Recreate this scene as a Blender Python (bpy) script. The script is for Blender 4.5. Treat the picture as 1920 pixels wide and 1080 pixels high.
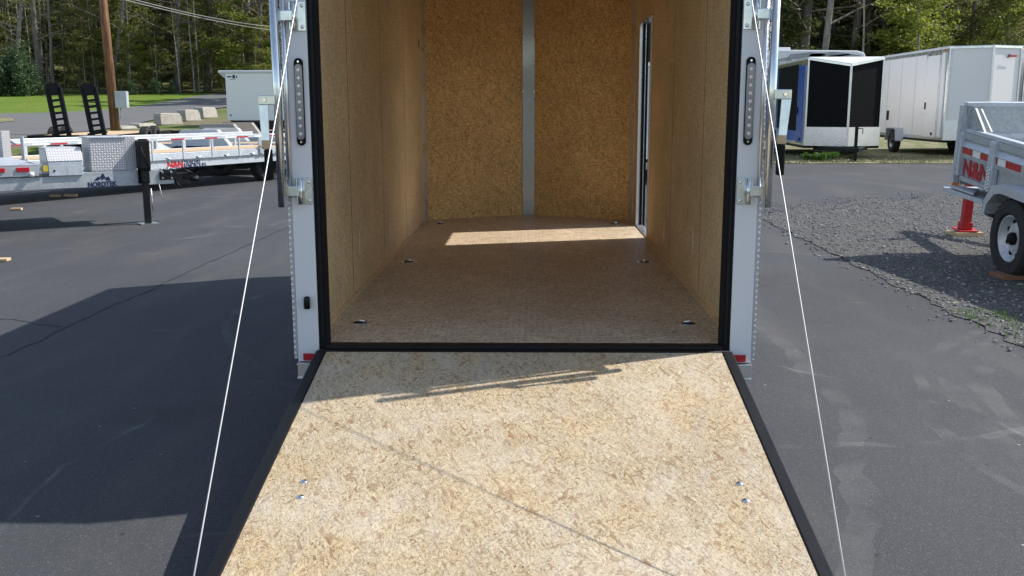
import bpy, bmesh, math, random
import numpy as np
from mathutils import Vector, Matrix
random.seed(7); rng = np.random.default_rng(7)
R = math.radians
SC = bpy.context.scene
COL = SC.collection
for o in list(bpy.data.objects): bpy.data.objects.remove(o)

# ------------------------------------------------------------ camera, sky, sun, exposure
CAMP = Vector((0.034, -3.9, 1.447)); PITCH = 10.56; YAW = 1.19; F = 1824.0
cd = bpy.data.cameras.new('camera'); cam = bpy.data.objects.new('camera', cd); COL.objects.link(cam)
cam.location = CAMP
CROT = Matrix.Rotation(R(YAW), 3, 'Z') @ Matrix.Rotation(R(90 - PITCH), 3, 'X') @ Matrix.Rotation(R(-0.1), 3, 'Z')
cam.rotation_euler = CROT.to_euler()
cd.sensor_width = 36; cd.lens = F / 1920 * 36; cd.clip_end = 2000; cd.clip_start = 0.05
SC.camera = cam
SUN_EL, SUN_AZ = 45.4, 16.0      # azimuth measured from +X towards +Y
w = bpy.data.worlds.new('World'); SC.world = w; w.use_nodes = True
wn = w.node_tree.nodes; bgn = wn['Background']
sk = wn.new('ShaderNodeTexSky'); sk.sky_type = 'NISHITA'; sk.sun_disc = False
sk.sun_elevation = R(SUN_EL); sk.sun_rotation = R(90 - SUN_AZ); sk.air_density = 1.0; sk.dust_density = 0.6
hs = wn.new('ShaderNodeHueSaturation'); hs.inputs['Saturation'].default_value = .80
w.node_tree.links.new(sk.outputs[0], hs.inputs['Color']); w.node_tree.links.new(hs.outputs[0], bgn.inputs[0]); bgn.inputs[1].default_value = 0.13
sl = bpy.data.lights.new('sun', 'SUN'); sun = bpy.data.objects.new('sun', sl); COL.objects.link(sun)
sl.energy = 3.85; sl.angle = R(0.5); sl.color = (1.0, 0.95, 0.87)
sd = Vector((math.cos(R(SUN_EL)) * math.cos(R(SUN_AZ)), math.cos(R(SUN_EL)) * math.sin(R(SUN_AZ)), math.sin(R(SUN_EL))))
sun.rotation_euler = sd.to_track_quat('Z', 'Y').to_euler(); sun.location = (10, 3, 12)
SC.view_settings.view_transform = 'Standard'; SC.view_settings.look = 'None'
SC.view_settings.exposure = 0.72; SC.view_settings.gamma = 1
SC.render.engine = 'CYCLES'
SC.cycles.max_bounces = 14; SC.cycles.diffuse_bounces = 12; SC.cycles.glossy_bounces = 4

# ------------------------------------------------------------ geometry of the place
def ray(px, py):
    return CROT @ Vector(((px - 960) / F, -(py - 540) / F, -1))
def at(px, py, D):                       # the point seen at a pixel at forward distance D
    d = ray(px, py); return CAMP + d * (D / d.y)
def atz(px, py, z):
    d = ray(px, py); return CAMP + d * ((z - CAMP.z) / d.z)
def sst(a, b, x):
    t = min(1, max(0, (x - a) / (b - a))); return t * t * (3 - 2 * t)
def interp(x, pts): return float(np.interp(x, [p[0] for p in pts], [p[1] for p in pts]))
ZL = [(0, 0), (20, 0), (24, .12), (30, .5), (42, .9), (60, 1.6), (75, 2.3), (90, 3.1), (130, 9), (320, 75), (700, 150)]
ZR = [(0, 0), (34, 0), (60, .9), (90, 3), (130, 9), (320, 75), (700, 150)]
def ground_z(x, y):
    D = y + 3.9; k = sst(1, -5, x)
    if k <= 0: return interp(D, ZR)
    return k * interp(D, ZL) + (1 - k) * interp(D, ZR)
def atg(px, py):
    d = ray(px, py); t = 3.0
    while t < 500:
        p = CAMP + d * (t / d.y)
        if p.z <= ground_z(p.x, p.y): return p
        t += 0.2
    return p

# ------------------------------------------------------------ node helpers
class N:
    def __init__(s, t, k): s.t, s.k = t, k
    def _m(s, op, *o):
        n = s.t.nodes.new('ShaderNodeMath'); n.operation = op
        for i, v in enumerate((s,) + o):
            if isinstance(v, N): s.t.links.new(v.k, n.inputs[i])
            else: n.inputs[i].default_value = v
        return N(s.t, n.outputs[0])
    def __add__(s, o): return s._m('ADD', o)
    def __sub__(s, o): return s._m('SUBTRACT', o)
    def __mul__(s, o): return s._m('MULTIPLY', o)
    def __truediv__(s, o): return s._m('DIVIDE', o)
    def gt(s, o): return s._m('GREATER_THAN', o)
    def lt(s, o): return s._m('LESS_THAN', o)
    def floor(s): return s._m('FLOOR')
    def frac(s): return s._m('FRACT')
    def abs(s): return s._m('ABSOLUTE')
    def mod(s, o): return s._m('FLOORED_MODULO', o)
    def sqrt(s): return s._m('SQRT')
    def max(s, o): return s._m('MAXIMUM', o)
class Mat:
    def __init__(s, name, base=(.5, .5, .5), rough=.6, metal=0, spec=.5):
        s.m = bpy.data.materials.new(name); s.m.use_nodes = True; s.t = s.m.node_tree
        s.b = s.t.nodes['Principled BSDF']; s.set('Base Color', base); s.set('Roughness', rough); s.set('Metallic', metal)
        s.b.inputs['Specular IOR Level'].default_value = spec
    def set(s, k, v):
        i = s.b.inputs[k]
        if isinstance(v, N): s.t.links.new(v.k, i)
        elif isinstance(v, (tuple, list)): i.default_value = (*v[:3], 1)
        else: i.default_value = v
        return s
    def link(s, v, i):
        if isinstance(v, N): s.t.links.new(v.k, i)
        elif isinstance(v, (tuple, list)) and i.type == 'RGBA': i.default_value = (*v[:3], 1)
        else: i.default_value = v
    def co(s, kind='UV'):
        if not hasattr(s, 'tc'): s.tc = s.t.nodes.new('ShaderNodeTexCoord')
        return N(s.t, s.tc.outputs[kind])
    def pos(s): return N(s.t, s.t.nodes.new('ShaderNodeNewGeometry').outputs['Position'])
    def map(s, v, scale=(1, 1, 1), rot=0, loc=(0, 0, 0)):
        n = s.t.nodes.new('ShaderNodeMapping'); s.link(v, n.inputs[0]); n.inputs['Location'].default_value = loc
        n.inputs['Rotation'].default_value = (0, 0, rot); n.inputs['Scale'].default_value = scale; return N(s.t, n.outputs[0])
    def sep(s, v):
        n = s.t.nodes.new('ShaderNodeSeparateXYZ'); s.link(v, n.inputs[0]); return [N(s.t, k) for k in n.outputs]
    def noise(s, v, sc, det=3, rough=.55, dim='3D', out='Fac', dist=0):
        n = s.t.nodes.new('ShaderNodeTexNoise'); n.noise_dimensions = dim; s.link(v, n.inputs['Vector'])
        n.inputs['Scale'].default_value = sc; n.inputs['Detail'].default_value = det; n.inputs['Roughness'].default_value = rough
        n.inputs['Distortion'].default_value = dist; return N(s.t, n.outputs[out])
    def vor(s, v, sc, dim='2D', feat='F1', rnd=1):
        n = s.t.nodes.new('ShaderNodeTexVoronoi'); n.voronoi_dimensions = dim; n.feature = feat; s.link(v, n.inputs['Vector'])
        n.inputs['Scale'].default_value = sc; n.inputs['Randomness'].default_value = rnd
        return N(s.t, n.outputs['Distance']), (N(s.t, n.outputs['Color']) if feat == 'F1' else None)
    def ramp(s, f, stops, mode='LINEAR'):
        n = s.t.nodes.new('ShaderNodeValToRGB'); n.color_ramp.interpolation = mode; e = n.color_ramp.elements
        while len(e) < len(stops): e.new(.5)
        for i, (p, c) in enumerate(stops):
            e[i].position = p; e[i].color = (*(c if isinstance(c, (tuple, list)) else (c, c, c)), 1)
        s.link(f, n.inputs[0]); return N(s.t, n.outputs[0])
    def mix(s, f, a, b, mode='MIX'):
        n = s.t.nodes.new('ShaderNodeMix'); n.data_type = 'RGBA'; n.blend_type = mode
        s.link(f, n.inputs[0]); s.link(a, n.inputs[6]); s.link(b, n.inputs[7]); return N(s.t, n.outputs[2])
    def vadd(s, a, b, k):
        n = s.t.nodes.new('ShaderNodeVectorMath'); n.operation = 'MULTIPLY_ADD'
        s.link(b, n.inputs[0]); n.inputs[1].default_value = (k, k, 0); s.link(a, n.inputs[2]); return N(s.t, n.outputs[0])
    def bump(s, h, strength=.3, dist=.01):
        n = s.t.nodes.new('ShaderNodeBump'); n.inputs['Strength'].default_value = strength; n.inputs['Distance'].default_value = dist
        s.link(h, n.inputs['Height']); s.t.links.new(n.outputs[0], s.b.inputs['Normal']); return s

def plain(name, c, rough=.5, metal=0, var=.08, sc=12, spec=.5):
    m = Mat(name, c, rough, metal, spec); n = m.noise(m.co('Object'), sc, 4)
    m.set('Base Color', m.mix(n, tuple(x * (1 - var) for x in c), tuple(min(1, x * (1 + var)) for x in c)))
    m.set('Roughness', m.ramp(m.noise(m.co('Object'), sc * .6, 3), [(.3, max(.02, rough - .07)), (.7, min(1, rough + .07))]))
    return m

def osb_mat(name, cols, size=.022, aspect=2.6, dark=(.12, .07, .035), contrast=1.0, rough=.75, worn=0.0, vs=1.0, fin=.5, chips=False, grey=(.55, .53, .5), bmp=.25, strk=None, hue=None):
    """strand board: layers of overlapping flakes of random tone, each layer at its own angle"""
    m = Mat(name, cols[0], rough); uv = m.map(m.co('UV'), (1, vs, 1))
    wv = m.noise(uv, 26, 3, dim='2D', out='Color'); p = m.vadd(uv, wv, .022 * size / .017)
    col = None; h = None
    angs = [0.5, 1.25, 2.1, 2.75, 0.95] if strk is None else [strk, strk + .22, strk - .3, strk + .6, strk - .65]
    for k, a in enumerate(angs):
        s = size * (1.15, .8, 1.0, .62, .72)[k]
        q = m.map(m.map(p, rot=a), (1 / (s * aspect), 1 / s, 1), 0, (3.7 * k, 1.3 * k, 0))
        d, c = m.vor(q, 1.0)
        r, g, b = m.sep(c)
        n = len(cols); tone = m.ramp(r, [(i / (n - 1), cols[i]) for i in range(n)])
        edge = m.ramp(d, [(.30, 1.0), (.62, .80)])
        tone = m.mix(.35 * contrast, tone, m.mix(1, tone, edge, 'MULTIPLY'))
        if col is None: col = tone; h = r
        else:
            mask = g.gt(.52) * d.lt(.52)
            rim = g.gt(.52) * (d.gt(.50) * d.lt(.565)) * b.gt(.45)
            col = m.mix(mask, col, tone)
            col = m.mix(rim * (.75 * contrast), col, dark)
            h = h + mask * r * .5
    fine = m.noise(m.map(m.map(p, rot=1.1 if strk is None else strk), (.3, 1, 1)), 160, 3, dim='2D')
    col = m.mix(fin * contrast, col, m.mix(1, col, m.ramp(fine, [(.3, .62), (.6, 1.0)]), 'MULTIPLY'))
    # short dark slivers between the flakes
    q = m.map(m.map(m.vadd(uv, wv, .03), rot=.6 if strk is None else strk), (1 / (size * 1.4), 1 / (size * .34), 1), 0, (9, 4, 0))
    d, c = m.vor(q, 1); r, g, b = m.sep(c)
    col = m.mix(d.lt(.17) * r.gt(.55) * (.8 * contrast), col, dark)
    q = m.map(m.map(m.vadd(uv, wv, .03), rot=2.3 if strk is None else strk), (1 / (size * 1.5), 1 / (size * .3), 1), 0, (2, 14, 0))
    d, c = m.vor(q, 1); r, g, b = m.sep(c)
    col = m.mix(d.lt(.16) * r.gt(.5) * (.7 * contrast), col, dark)
    for sc_, tw, off in ((1.0, .016, 0), (1.9, .02, 7)):      # thin curved gaps between lifted flakes
        l = (m.noise(m.map(uv, (1, 1, 1), off, (off, 0, 0)), .5 / size * sc_, 2, .6, dim='2D', dist=.6) - .5).abs()
        g = m.noise(m.map(uv, (1, 1, 1), 0, (off, 3, 0)), .8 / size * sc_, 2, dim='2D').gt(.56)
        col = m.mix(l.lt(tw) * g * (.62 * contrast), col, dark)
    big = m.noise(uv, 2.2, 4, dim='2D')
    col = m.mix(.55, col, m.mix(1, col, m.ramp(big, [(.3, .80), (.7, 1.12)]), 'MULTIPLY'))
    if chips:
        d, c = m.vor(m.map(m.map(p, rot=.8), (1 / .034, 1 / .019, 1)), 1); r, g, b = m.sep(c)
        col = m.mix(r.gt(.982) * d.lt(.36) * .7, col, (.27, .135, .065)); col = m.mix(g.gt(.975) * d.lt(.36) * .4, col, (.42, .27, .13))
        ti = m.noise(m.map(uv, (1, 1, 1), 0, (1, 9, 0)), 3.2, 4, .6, dim='2D'); col = m.mix(1, col, m.ramp(ti, [(.32, (1.0, .94, .84)), (.5, (.97, .96, .94)), (.68, (.96, .97, .99))]), 'MULTIPLY')
        sm = m.ramp(m.noise(m.map(m.map(uv, rot=.35), (9, .9, 1)), 1.6, 5, .7, dim='2D'), [(.60, 0.0), (.72, .35)]); col = m.mix(sm, col, (.36, .33, .31))
    if worn > 0:
        wz = m.ramp(m.noise(m.map(uv, (1, 1, 1), 0, (4, 2, 0)), 5.5, 7, .68, dim='2D'), [(.46, 0.0), (.70, worn)])
        col = m.mix(wz, col, grey)
    m.set('Base Color', col); m.bump(h + fine * .5, bmp, .002); return m

def tread_mat(name, s=.03, bright=(.95, .95, .96), darkc=(.46, .46, .48), rough=.42):
    m = Mat(name, bright, rough, .5); u, v, _ = m.sep(m.co('UV')); u = u / s; v = v / s
    par = (u.floor() + v.floor()).mod(2.0); x = u.frac() - .5; y = v.frac() - .5
    a = x + y; b = (x - y); a2 = a * par + b * (par * -1 + 1); b2 = b * par + a * (par * -1 + 1)
    e = (a2 * a2 * 1.6 + b2 * b2 * 9.0)
    lug = m.ramp(e, [(.30, 1.0), (.46, 0.0)])
    m.set('Base Color', m.mix(lug, darkc, bright)); m.set('Roughness', rough); m.bump(lug, .9, .004); return m

def galv_mat(name, c=(.46, .50, .52), rough=.42, metal=.75):
    m = Mat(name, c, rough, metal); o = m.co('Object'); d, k = m.vor(o, 45, '3D'); r, g, b = m.sep(k)
    n = m.noise(o, 3.5, 5); t = r * .5 + n
    m.set('Base Color', m.ramp(t, [(.35, tuple(x * .86 for x in c)), (.75, c), (1.0, tuple(min(1, x * 1.12) for x in c))]))
    m.set('Roughness', m.ramp(m.noise(o, 9, 4), [(.3, rough - .08), (.7, rough + .12)])); return m

MT = {}
CREAM = [(.30, .19, .10), (.44, .34, .22), (.53, .43, .285), (.48, .38, .24), (.58, .49, .34), (.50, .39, .245), (.56, .46, .31), (.50, .42, .29), (.55, .46, .33)]
MT['ramp'] = osb_mat('ramp_strand_board', CREAM, .0125, 3.6, dark=(.15, .095, .05), contrast=1.15, worn=.34, grey=(.57, .525, .455), bmp=1.0, vs=.7, fin=.3, chips=True)
MT['floor'] = osb_mat('floor_strand_board', [(.56, .41, .27), (.76, .60, .42), (.83, .68, .49), (.66, .51, .35), (.87, .73, .54), (.78, .63, .45)], .019, 4.6, dark=(.13, .08, .05), contrast=1.7, rough=.42, vs=1.0, worn=.3, grey=(.37, .31, .27), strk=0.0)
MT['front'] = osb_mat('front_wall_board', [(.68, .41, .15), (.87, .57, .24), (.92, .63, .28), (.79, .50, .19), (.95, .70, .35)], .020, 3.8, dark=(.22, .12, .04), contrast=1.2, strk=1.45)
MT['side'] = osb_mat('side_wall_board', [(.76, .54, .28), (.86, .65, .36), (.90, .70, .41), (.81, .59, .31)], .017, 5.0, dark=(.32, .19, .09), contrast=.95, strk=1.5)
MT['white'] = plain('white_painted_aluminium', (.66, .67, .69), .32, 0, .03, 1.5)
MT['white2'] = plain('weathered_white_aluminium', (.80, .785, .77), .40, 0, .03, 1.2)
MT['black'] = plain('black_painted_steel', (.005, .005, .006), .5, 0, .3, spec=.25)
MT['rubber'] = plain('black_rubber', (.006, .006, .007), .8, 0, .3, spec=.25)
MT['tyre'] = plain('tyre_rubber', (.022, .022, .023), .85, 0, .25, 30)
MT['alu'] = plain('milled_aluminium', (.72, .73, .74), .3, .95, .06)
MT['galv'] = galv_mat('galvanised_steel', (.44, .47, .49), .42, .45)
MT['galvp'] = galv_mat('pale_galvanised_steel', (.52, .56, .60), .40, .35)
MT['zinc'] = plain('zinc_plated_steel', (.66, .70, .70), .24, .95, .1, 40)
MT['dullalu'] = plain('dull_aluminium', (.28, .285, .29), .3, .95, .05, 3)
MT['strawleaf'] = plain('dry_grass_blades', (.30, .27, .15), .9, 0, .4, 5)
MT['chrome'] = plain('polished_trim', (.80, .81, .82), .12, 1.0, .03)
MT['tread'] = tread_mat('tread_plate')
MT['treads'] = tread_mat('fine_tread_plate', .024)
MT['red'] = plain('red_reflector', (.42, .012, .02), .25, 0, .1)
MT['redpaint'] = plain('red_paint', (.45, .012, .018), .4, 0, .1)
MT['navy'] = plain('navy_lettering', (.012, .02, .07), .4, 0, .1)
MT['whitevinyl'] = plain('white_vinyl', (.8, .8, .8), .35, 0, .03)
MT['blue'] = plain('blue_gloss_paint', (.01, .09, .42), .35, 0, .1)
MT['blackgloss'] = plain('black_screen_panel', (.006, .006, .007), .75, 0, .1, spec=.12)
MT['amber'] = plain('amber_lens', (.75, .22, .02), .25, 0, .1)
MT['yellow'] = plain('yellow_label', (.55, .42, .04), .5, 0, .1)
MT['seamgrey'] = plain('sheet_joint', (.40, .40, .42), .5, 0, .1)
MT['fendergrey'] = plain('beige_grey_steel', (.33, .31, .29), .5, .2, .06)
MT['cable'] = plain('coated_steel_cable', (.50, .50, .50), .4, .4, .1, 80)
MT['plank'] = osb_mat('deck_plank_wood', [(.50, .36, .22), (.58, .43, .27), (.54, .40, .25)], .03, 9, dark=(.3, .2, .12), contrast=.4, strk=0.0)
MT['scrap'] = plain('scrap_lumber', (.52, .38, .23), .8, 0, .2, 20)
MT['brownwood'] = plain('brown_lumber', (.20, .10, .06), .8, 0, .2, 20)
MT['concrete'] = plain('weathered_concrete', (.33, .31, .27), .95, 0, .4, 5)
MT['lens'] = plain('clear_grey_lens', (.20, .21, .24), .15, .3, .1, 60)
MT['led'] = plain('led_chip', (.62, .62, .6), .25, .4, .1)
MT['gunmetal'] = plain('grey_wrap_panel', (.22, .24, .27), .25, .3, .5, 1.2)

def pole_mat():
    m = Mat('pole_wood', (.2, .1, .05), .85); o = m.map(m.co('Object'), (1, 1, .08))
    n = m.noise(o, 22, 5); m.set('Base Color', m.ramp(n, [(.3, (.07, .032, .018)), (.5, (.17, .082, .04)), (.7, (.30, .16, .08))])); m.bump(n, .5, .02); return m
MT['pole'] = pole_mat()
def bark_mat(name, a, b):
    m = Mat(name, a, .95); o = m.map(m.co('Object'), (1, 1, .25)); n = m.noise(o, 7, 6, .65)
    m.set('Base Color', m.ramp(n, [(.35, a), (.65, b)])); m.bump(n, .6, .05); return m
MT['bark'] = bark_mat('dark_bark', (.08, .068, .055), (.19, .165, .14))
MT['bark2'] = bark_mat('grey_bark', (.14, .125, .11), (.34, .31, .27))
MT['birch'] = bark_mat('pale_bark', (.25, .23, .21), (.5, .48, .44))
def leaf_mat(name, a, b, tr=.25):
    m = Mat(name, a, .6); n = m.noise(m.pos(), .9, 3); n2 = m.noise(m.pos(), 9, 2)
    c = m.mix(n2, m.ramp(n, [(.35, a), (.65, b)]), a); m.set('Base Color', c)
    t = m.t; td = t.nodes.new('ShaderNodeBsdfTranslucent'); m.link(c, td.inputs[0]); mx = t.nodes.new('ShaderNodeMixShader'); mx.inputs[0].default_value = tr
    t.links.new(m.b.outputs[0], mx.inputs[1]); t.links.new(td.outputs[0], mx.inputs[2]); t.links.new(mx.outputs[0], t.nodes['Material Output'].inputs[0]); return m
MT['fir'] = leaf_mat('evergreen_foliage', (.075, .098, .03), (.15, .175, .05), .45)
MT['spring'] = leaf_mat('spring_foliage', (.20, .24, .04), (.34, .37, .07), .55)
MT['olive'] = leaf_mat('olive_foliage', (.14, .15, .04), (.26, .26, .07), .5)
MT['shrub'] = leaf_mat('shrub_foliage', (.06, .11, .045), (.12, .18, .08), .35)
MT['weed'] = leaf_mat('weed_foliage', (.06, .14, .02), (.12, .24, .03), .35)
MT['budding'] = leaf_mat('budding_twigs', (.12, .07, .05), (.18, .12, .07), .3)

def asphalt_mat():
    m = Mat('asphalt', (.06, .06, .065), .86, 0, .35); p = m.pos()
    f = m.noise(p, 260, 3, .75); f2 = m.noise(p, 45, 4, .7); big = m.noise(p, .45, 5, .6); mid = m.noise(m.map(p, (1, .22, 1), .25), 1.6, 5, .6)
    d, c = m.vor(p, 230, '3D'); r, g, b = m.sep(c)
    col = m.ramp(f, [(.3, (.027, .0285, .033)), (.5, (.049, .051, .059)), (.72, (.088, .090, .097))])
    col = m.mix(r.gt(.95) * .3, col, (.22, .215, .205)); col = m.mix(g.gt(.90) * .5, col, (.025, .025, .028))
    col = m.mix(1, col, m.ramp(big, [(.3, .86), (.7, 1.14)]), 'MULTIPLY')
    col = m.mix(1, col, m.ramp(f2, [(.3, .86), (.7, 1.12)]), 'MULTIPLY')
    dust = m.ramp(mid, [(.50, 0.0), (.75, .38)]); col = m.mix(dust, col, (.125, .118, .108)); stain = m.ramp(m.noise(m.map(p, (1, 1, 1), 0, (11, 3, 0)), .9, 6, .65), [(.58, 0.0), (.72, .35)]); col = m.mix(stain, col, (.028, .028, .031))
    pd, pc = m.vor(p, 11, '3D'); pr, pg, pb = m.sep(pc); col = m.mix(pr.gt(.80) * pd.lt(.085) * .8, col, (.012, .012, .014)); col = m.mix(pg.gt(.90) * pd.lt(.07) * .8, col, (.32, .31, .28))
    # pale scuffs and turned tyre tracks
    x, y, z = m.sep(p); br = m.ramp(m.noise(p, 2.3, 4), [(.45, 0.0), (.62, 1.0)])
    wob = m.noise(p, 1.2, 3) * .35
    for cx, cy, rr, wd, k in ((4.8, .2, 2.55, .05, .22), (4.85, .15, 2.75, .05, .2), (4.85, .1, 2.95, .04, .22), (1.0, 3.2, 3.1, .03, .28), (.2, -.2, 2.1, .012, .4), (-6.5, 9, 3.4, .06, .25), (-5, 1.5, 6.6, .05, .2), (5.0, -3.2, 2.6, .015, .3)):
        dd = (((x - cx) * (x - cx) + (y - cy) * (y - cy)).sqrt() + wob - .17 - rr).abs()
        col = m.mix(dd.lt(wd) * br * k, col, (.17, .17, .17))
    st = m.ramp(m.noise(m.map(p, (.28, 1.5, 1), .08, (5, 3, 0)), 2.4, 4, .6), [(.66, 0.0), (.74, .45)])
    col = m.mix(st, col, (.20, .19, .175))
    m.set('Base Color', col); m.bump(f * .6 + f2 + d, .4, .004); return m
MT['asphalt'] = asphalt_mat()
def road_mat():
    m = Mat('road_asphalt', (.12, .12, .12), .9); p = m.pos(); n = m.noise(p, .8, 5); f = m.noise(p, 30, 3)
    m.set('Base Color', m.mix(f, m.ramp(n, [(.3, (.09, .09, .095)), (.7, (.14, .138, .135))]), (.11, .11, .11))); return m
MT['road'] = road_mat()
def gravel_mat():
    m = Mat('gravel', (.12, .12, .12), .95); p = m.pos(); d, c = m.vor(p, 60, '3D'); r, g, b = m.sep(c)
    col = m.ramp(r, [(0, (.06, .062, .066)), (.5, (.15, .15, .152)), (.85, (.24, .238, .23)), (1, (.36, .35, .32))])
    col = m.mix(1, col, m.ramp(d, [(.25, 1.0), (.6, .45)]), 'MULTIPLY')
    big = m.noise(p, .8, 5); col = m.mix(m.ramp(big, [(.5, 0.0), (.75, .35)]), col, (.17, .15, .12))
    m.set('Base Color', col); m.bump(m.ramp(d, [(.1, 1.0), (.6, 0.0)]), 1.0, .02); return m
MT['gravel'] = gravel_mat()
MT['stone'] = Mat('gravel_stone', (.15, .15, .16), .9)
_s = MT['stone']; _d, _c = _s.vor(_s.pos(), 28, '3D'); _r, _g, _b = _s.sep(_c)
_s.set('Base Color', _s.ramp(_r, [(0, (.07, .072, .076)), (.5, (.16, .16, .163)), (.85, (.25, .248, .24)), (1, (.42, .40, .37))]))
def grass_mat(name, a, b, dry, t0, t1, sc=.6):
    m = Mat(name, a, .95, 0, .2); p = m.pos(); n = m.noise(p, sc, 5, .65); f = m.noise(m.map(p, (1, 1, 1)), 14, 4, .7)
    col = m.mix(m.ramp(n, [(t0, 0.0), (t1, 1.0)]), m.mix(f, a, b), dry)
    col = m.mix(1, col, m.ramp(f, [(.3, .6), (.7, 1.25)]), 'MULTIPLY'); m.set('Base Color', col); m.bump(f, .8, .08); return m
MT['ground'] = grass_mat('verge_soil_and_grass', (.07, .12, .02), (.12, .18, .03), (.20, .17, .11), .42, .62)
MT['lawn'] = grass_mat('lawn_grass', (.075, .15, .012), (.12, .21, .025), (.20, .22, .04), .42, .7, .9)
MT['litter'] = grass_mat('forest_floor', (.13, .10, .06), (.17, .14, .08), (.16, .20, .04), .40, .6)
MT['straw'] = grass_mat('dry_verge_grass', (.22, .20, .12), (.32, .29, .19), (.10, .15, .04), .45, .65, 1.5)

# ------------------------------------------------------------ mesh helpers
class MB:
    def __init__(s): s.v = []; s.f = []
    def add(s, vs, fs, M=None):
        o = len(s.v); s.v += [tuple(M @ Vector(p)) if M else tuple(p) for p in vs]; s.f += [tuple(o + i for i in f) for f in fs]; return s
    def box(s, x0, x1, y0, y1, z0, z1, M=None):
        x0, x1 = sorted((x0, x1)); y0, y1 = sorted((y0, y1)); z0, z1 = sorted((z0, z1))
        v = [(x, y, z) for z in (z0, z1) for x, y in ((x0, y0), (x1, y0), (x1, y1), (x0, y1))]
        return s.add(v, [(3, 2, 1, 0), (4, 5, 6, 7), (0, 1, 5, 4), (1, 2, 6, 5), (2, 3, 7, 6), (3, 0, 4, 7)], M)
    def prism(s, pts, d, M=None):            # closed outline of 3D points, pushed along d
        n = len(pts); d = Vector(d); v = [Vector(p) for p in pts] + [Vector(p) + d for p in pts]
        nn = Vector((0, 0, 0))
        for i in range(n): nn += Vector(pts[i]).cross(Vector(pts[(i + 1) % n]))
        flip = nn.dot(d) > 0
        f = [tuple(range(n)), tuple(range(2 * n - 1, n - 1, -1))] + [(i, n + i, n + (i + 1) % n, (i + 1) % n) for i in range(n)]
        if flip: f = [tuple(reversed(q)) for q in f]
        return s.add(v, f, M)
    def bar(s, a, b, w, h=None, M=None):     # rectangular bar between two points
        a, b = Vector(a), Vector(b); h = h or w; d = (b - a); L = d.length
        q = d.to_track_quat('Y', 'Z').to_matrix().to_4x4(); T = Matrix.Translation(a) @ q
        if M: T = M @ T
        return s.box(-w / 2, w / 2, 0, L, -h / 2, h / 2, T)
    def tube(s, pts, r, n=8, M=None, caps=True):
        pts = [Vector(p) for p in pts]; rs = r if isinstance(r, (list, tuple)) else [r] * len(pts)
        v = []; f = []; up = None
        for i, p in enumerate(pts):
            t = (pts[min(i + 1, len(pts) - 1)] - pts[max(i - 1, 0)]).normalized()
            if up is None: up = t.orthogonal().normalized()
            up = (up - t * up.dot(t)).normalized(); sd_ = t.cross(up)
            v += [p + (up * math.cos(2 * math.pi * k / n) + sd_ * math.sin(2 * math.pi * k / n)) * rs[i] for k in range(n)]
        for i in range(len(pts) - 1):
            f += [(i * n + k, i * n + (k + 1) % n, (i + 1) * n + (k + 1) % n, (i + 1) * n + k) for k in range(n)]
        if caps: f += [tuple(range(n - 1, -1, -1)), tuple((len(pts) - 1) * n + k for k in range(n))]
        return s.add(v, f, M)
    def lathe(s, prof, n=24, M=None, caps=3):        # profile (radius, offset along local x)
        v = []; f = []
        for r, a in prof: v += [(a, r * math.cos(2 * math.pi * k / n), r * math.sin(2 * math.pi * k / n)) for k in range(n)]
        for i in range(len(prof) - 1): f += [(i * n + k, i * n + (k + 1) % n, (i + 1) * n + (k + 1) % n, (i + 1) * n + k) for k in range(n)]
        if caps & 1: f += [tuple(range(n - 1, -1, -1))]
        if caps & 2: f += [tuple((len(prof) - 1) * n + k for k in range(n))]
        if caps == 4: f += [((len(prof) - 1) * n + k, (len(prof) - 1) * n + (k + 1) % n, (k + 1) % n, k) for k in range(n)]
        return s.add(v, f, M)
    def build(s, name, mat, parent=None, smooth=False, bev=0, uv=True):
        me = bpy.data.meshes.new(name); me.from_pydata(s.v, [], s.f); me.validate()
        if uv: auto_uv(me)
        me.materials.append(MT[mat].m)
        if smooth:
            for p in me.polygons: p.use_smooth = True
        o = bpy.data.objects.new(name, me); COL.objects.link(o)
        if parent: o.parent = parent
        if bev:
            b = o.modifiers.new('bevel', 'BEVEL'); b.width = bev; b.segments = 2; b.limit_method = 'ANGLE'; b.angle_limit = R(40)
        return o
def auto_uv(me):
    ul = me.uv_layers.new(name='UVMap')
    for p in me.polygons:
        n = p.normal; ax = max(range(3), key=lambda i: abs(n[i]))
        for li in p.loop_indices:
            c = me.vertices[me.loops[li].vertex_index].co
            ul.data[li].uv = ((c.x, c.y) if ax == 2 else (c.x, c.z) if ax == 1 else (c.y, c.z))
def npmesh(name, V, Fq, mat, parent=None, link=True):
    me = bpy.data.meshes.new(name); k = Fq.shape[1]; n = len(Fq)
    me.vertices.add(len(V)); me.vertices.foreach_set('co', V.astype(np.float32).ravel())
    me.loops.add(n * k); me.loops.foreach_set('vertex_index', Fq.astype(np.int32).ravel())
    me.polygons.add(n); me.polygons.foreach_set('loop_start', np.arange(0, n * k, k, dtype=np.int32)); me.polygons.foreach_set('loop_total', np.full(n, k, dtype=np.int32))
    me.update(calc_edges=True); me.validate(); me.materials.append(MT[mat].m)
    o = bpy.data.objects.new(name, me)
    if link: COL.objects.link(o)
    if parent: o.parent = parent
    return o
def tag(o, label=None, cat=None, group=None, kind=None):
    if label: o['label'] = label
    if cat: o['category'] = cat
    if group: o['group'] = group
    if kind: o['kind'] = kind
    return o
def empty(name, loc=(0, 0, 0), rz=0, label=None, cat=None, group=None):
    o = bpy.data.objects.new(name, None); COL.objects.link(o); o.location = loc; o.rotation_euler = (0, 0, rz); o.empty_display_size = .2
    return tag(o, label, cat, group)
def copy_tree(o, parent=None):
    c = o.copy(); COL.objects.link(c)
    if parent: c.parent = parent
    for ch in list(o.children): copy_tree(ch, c)
    return c
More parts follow.
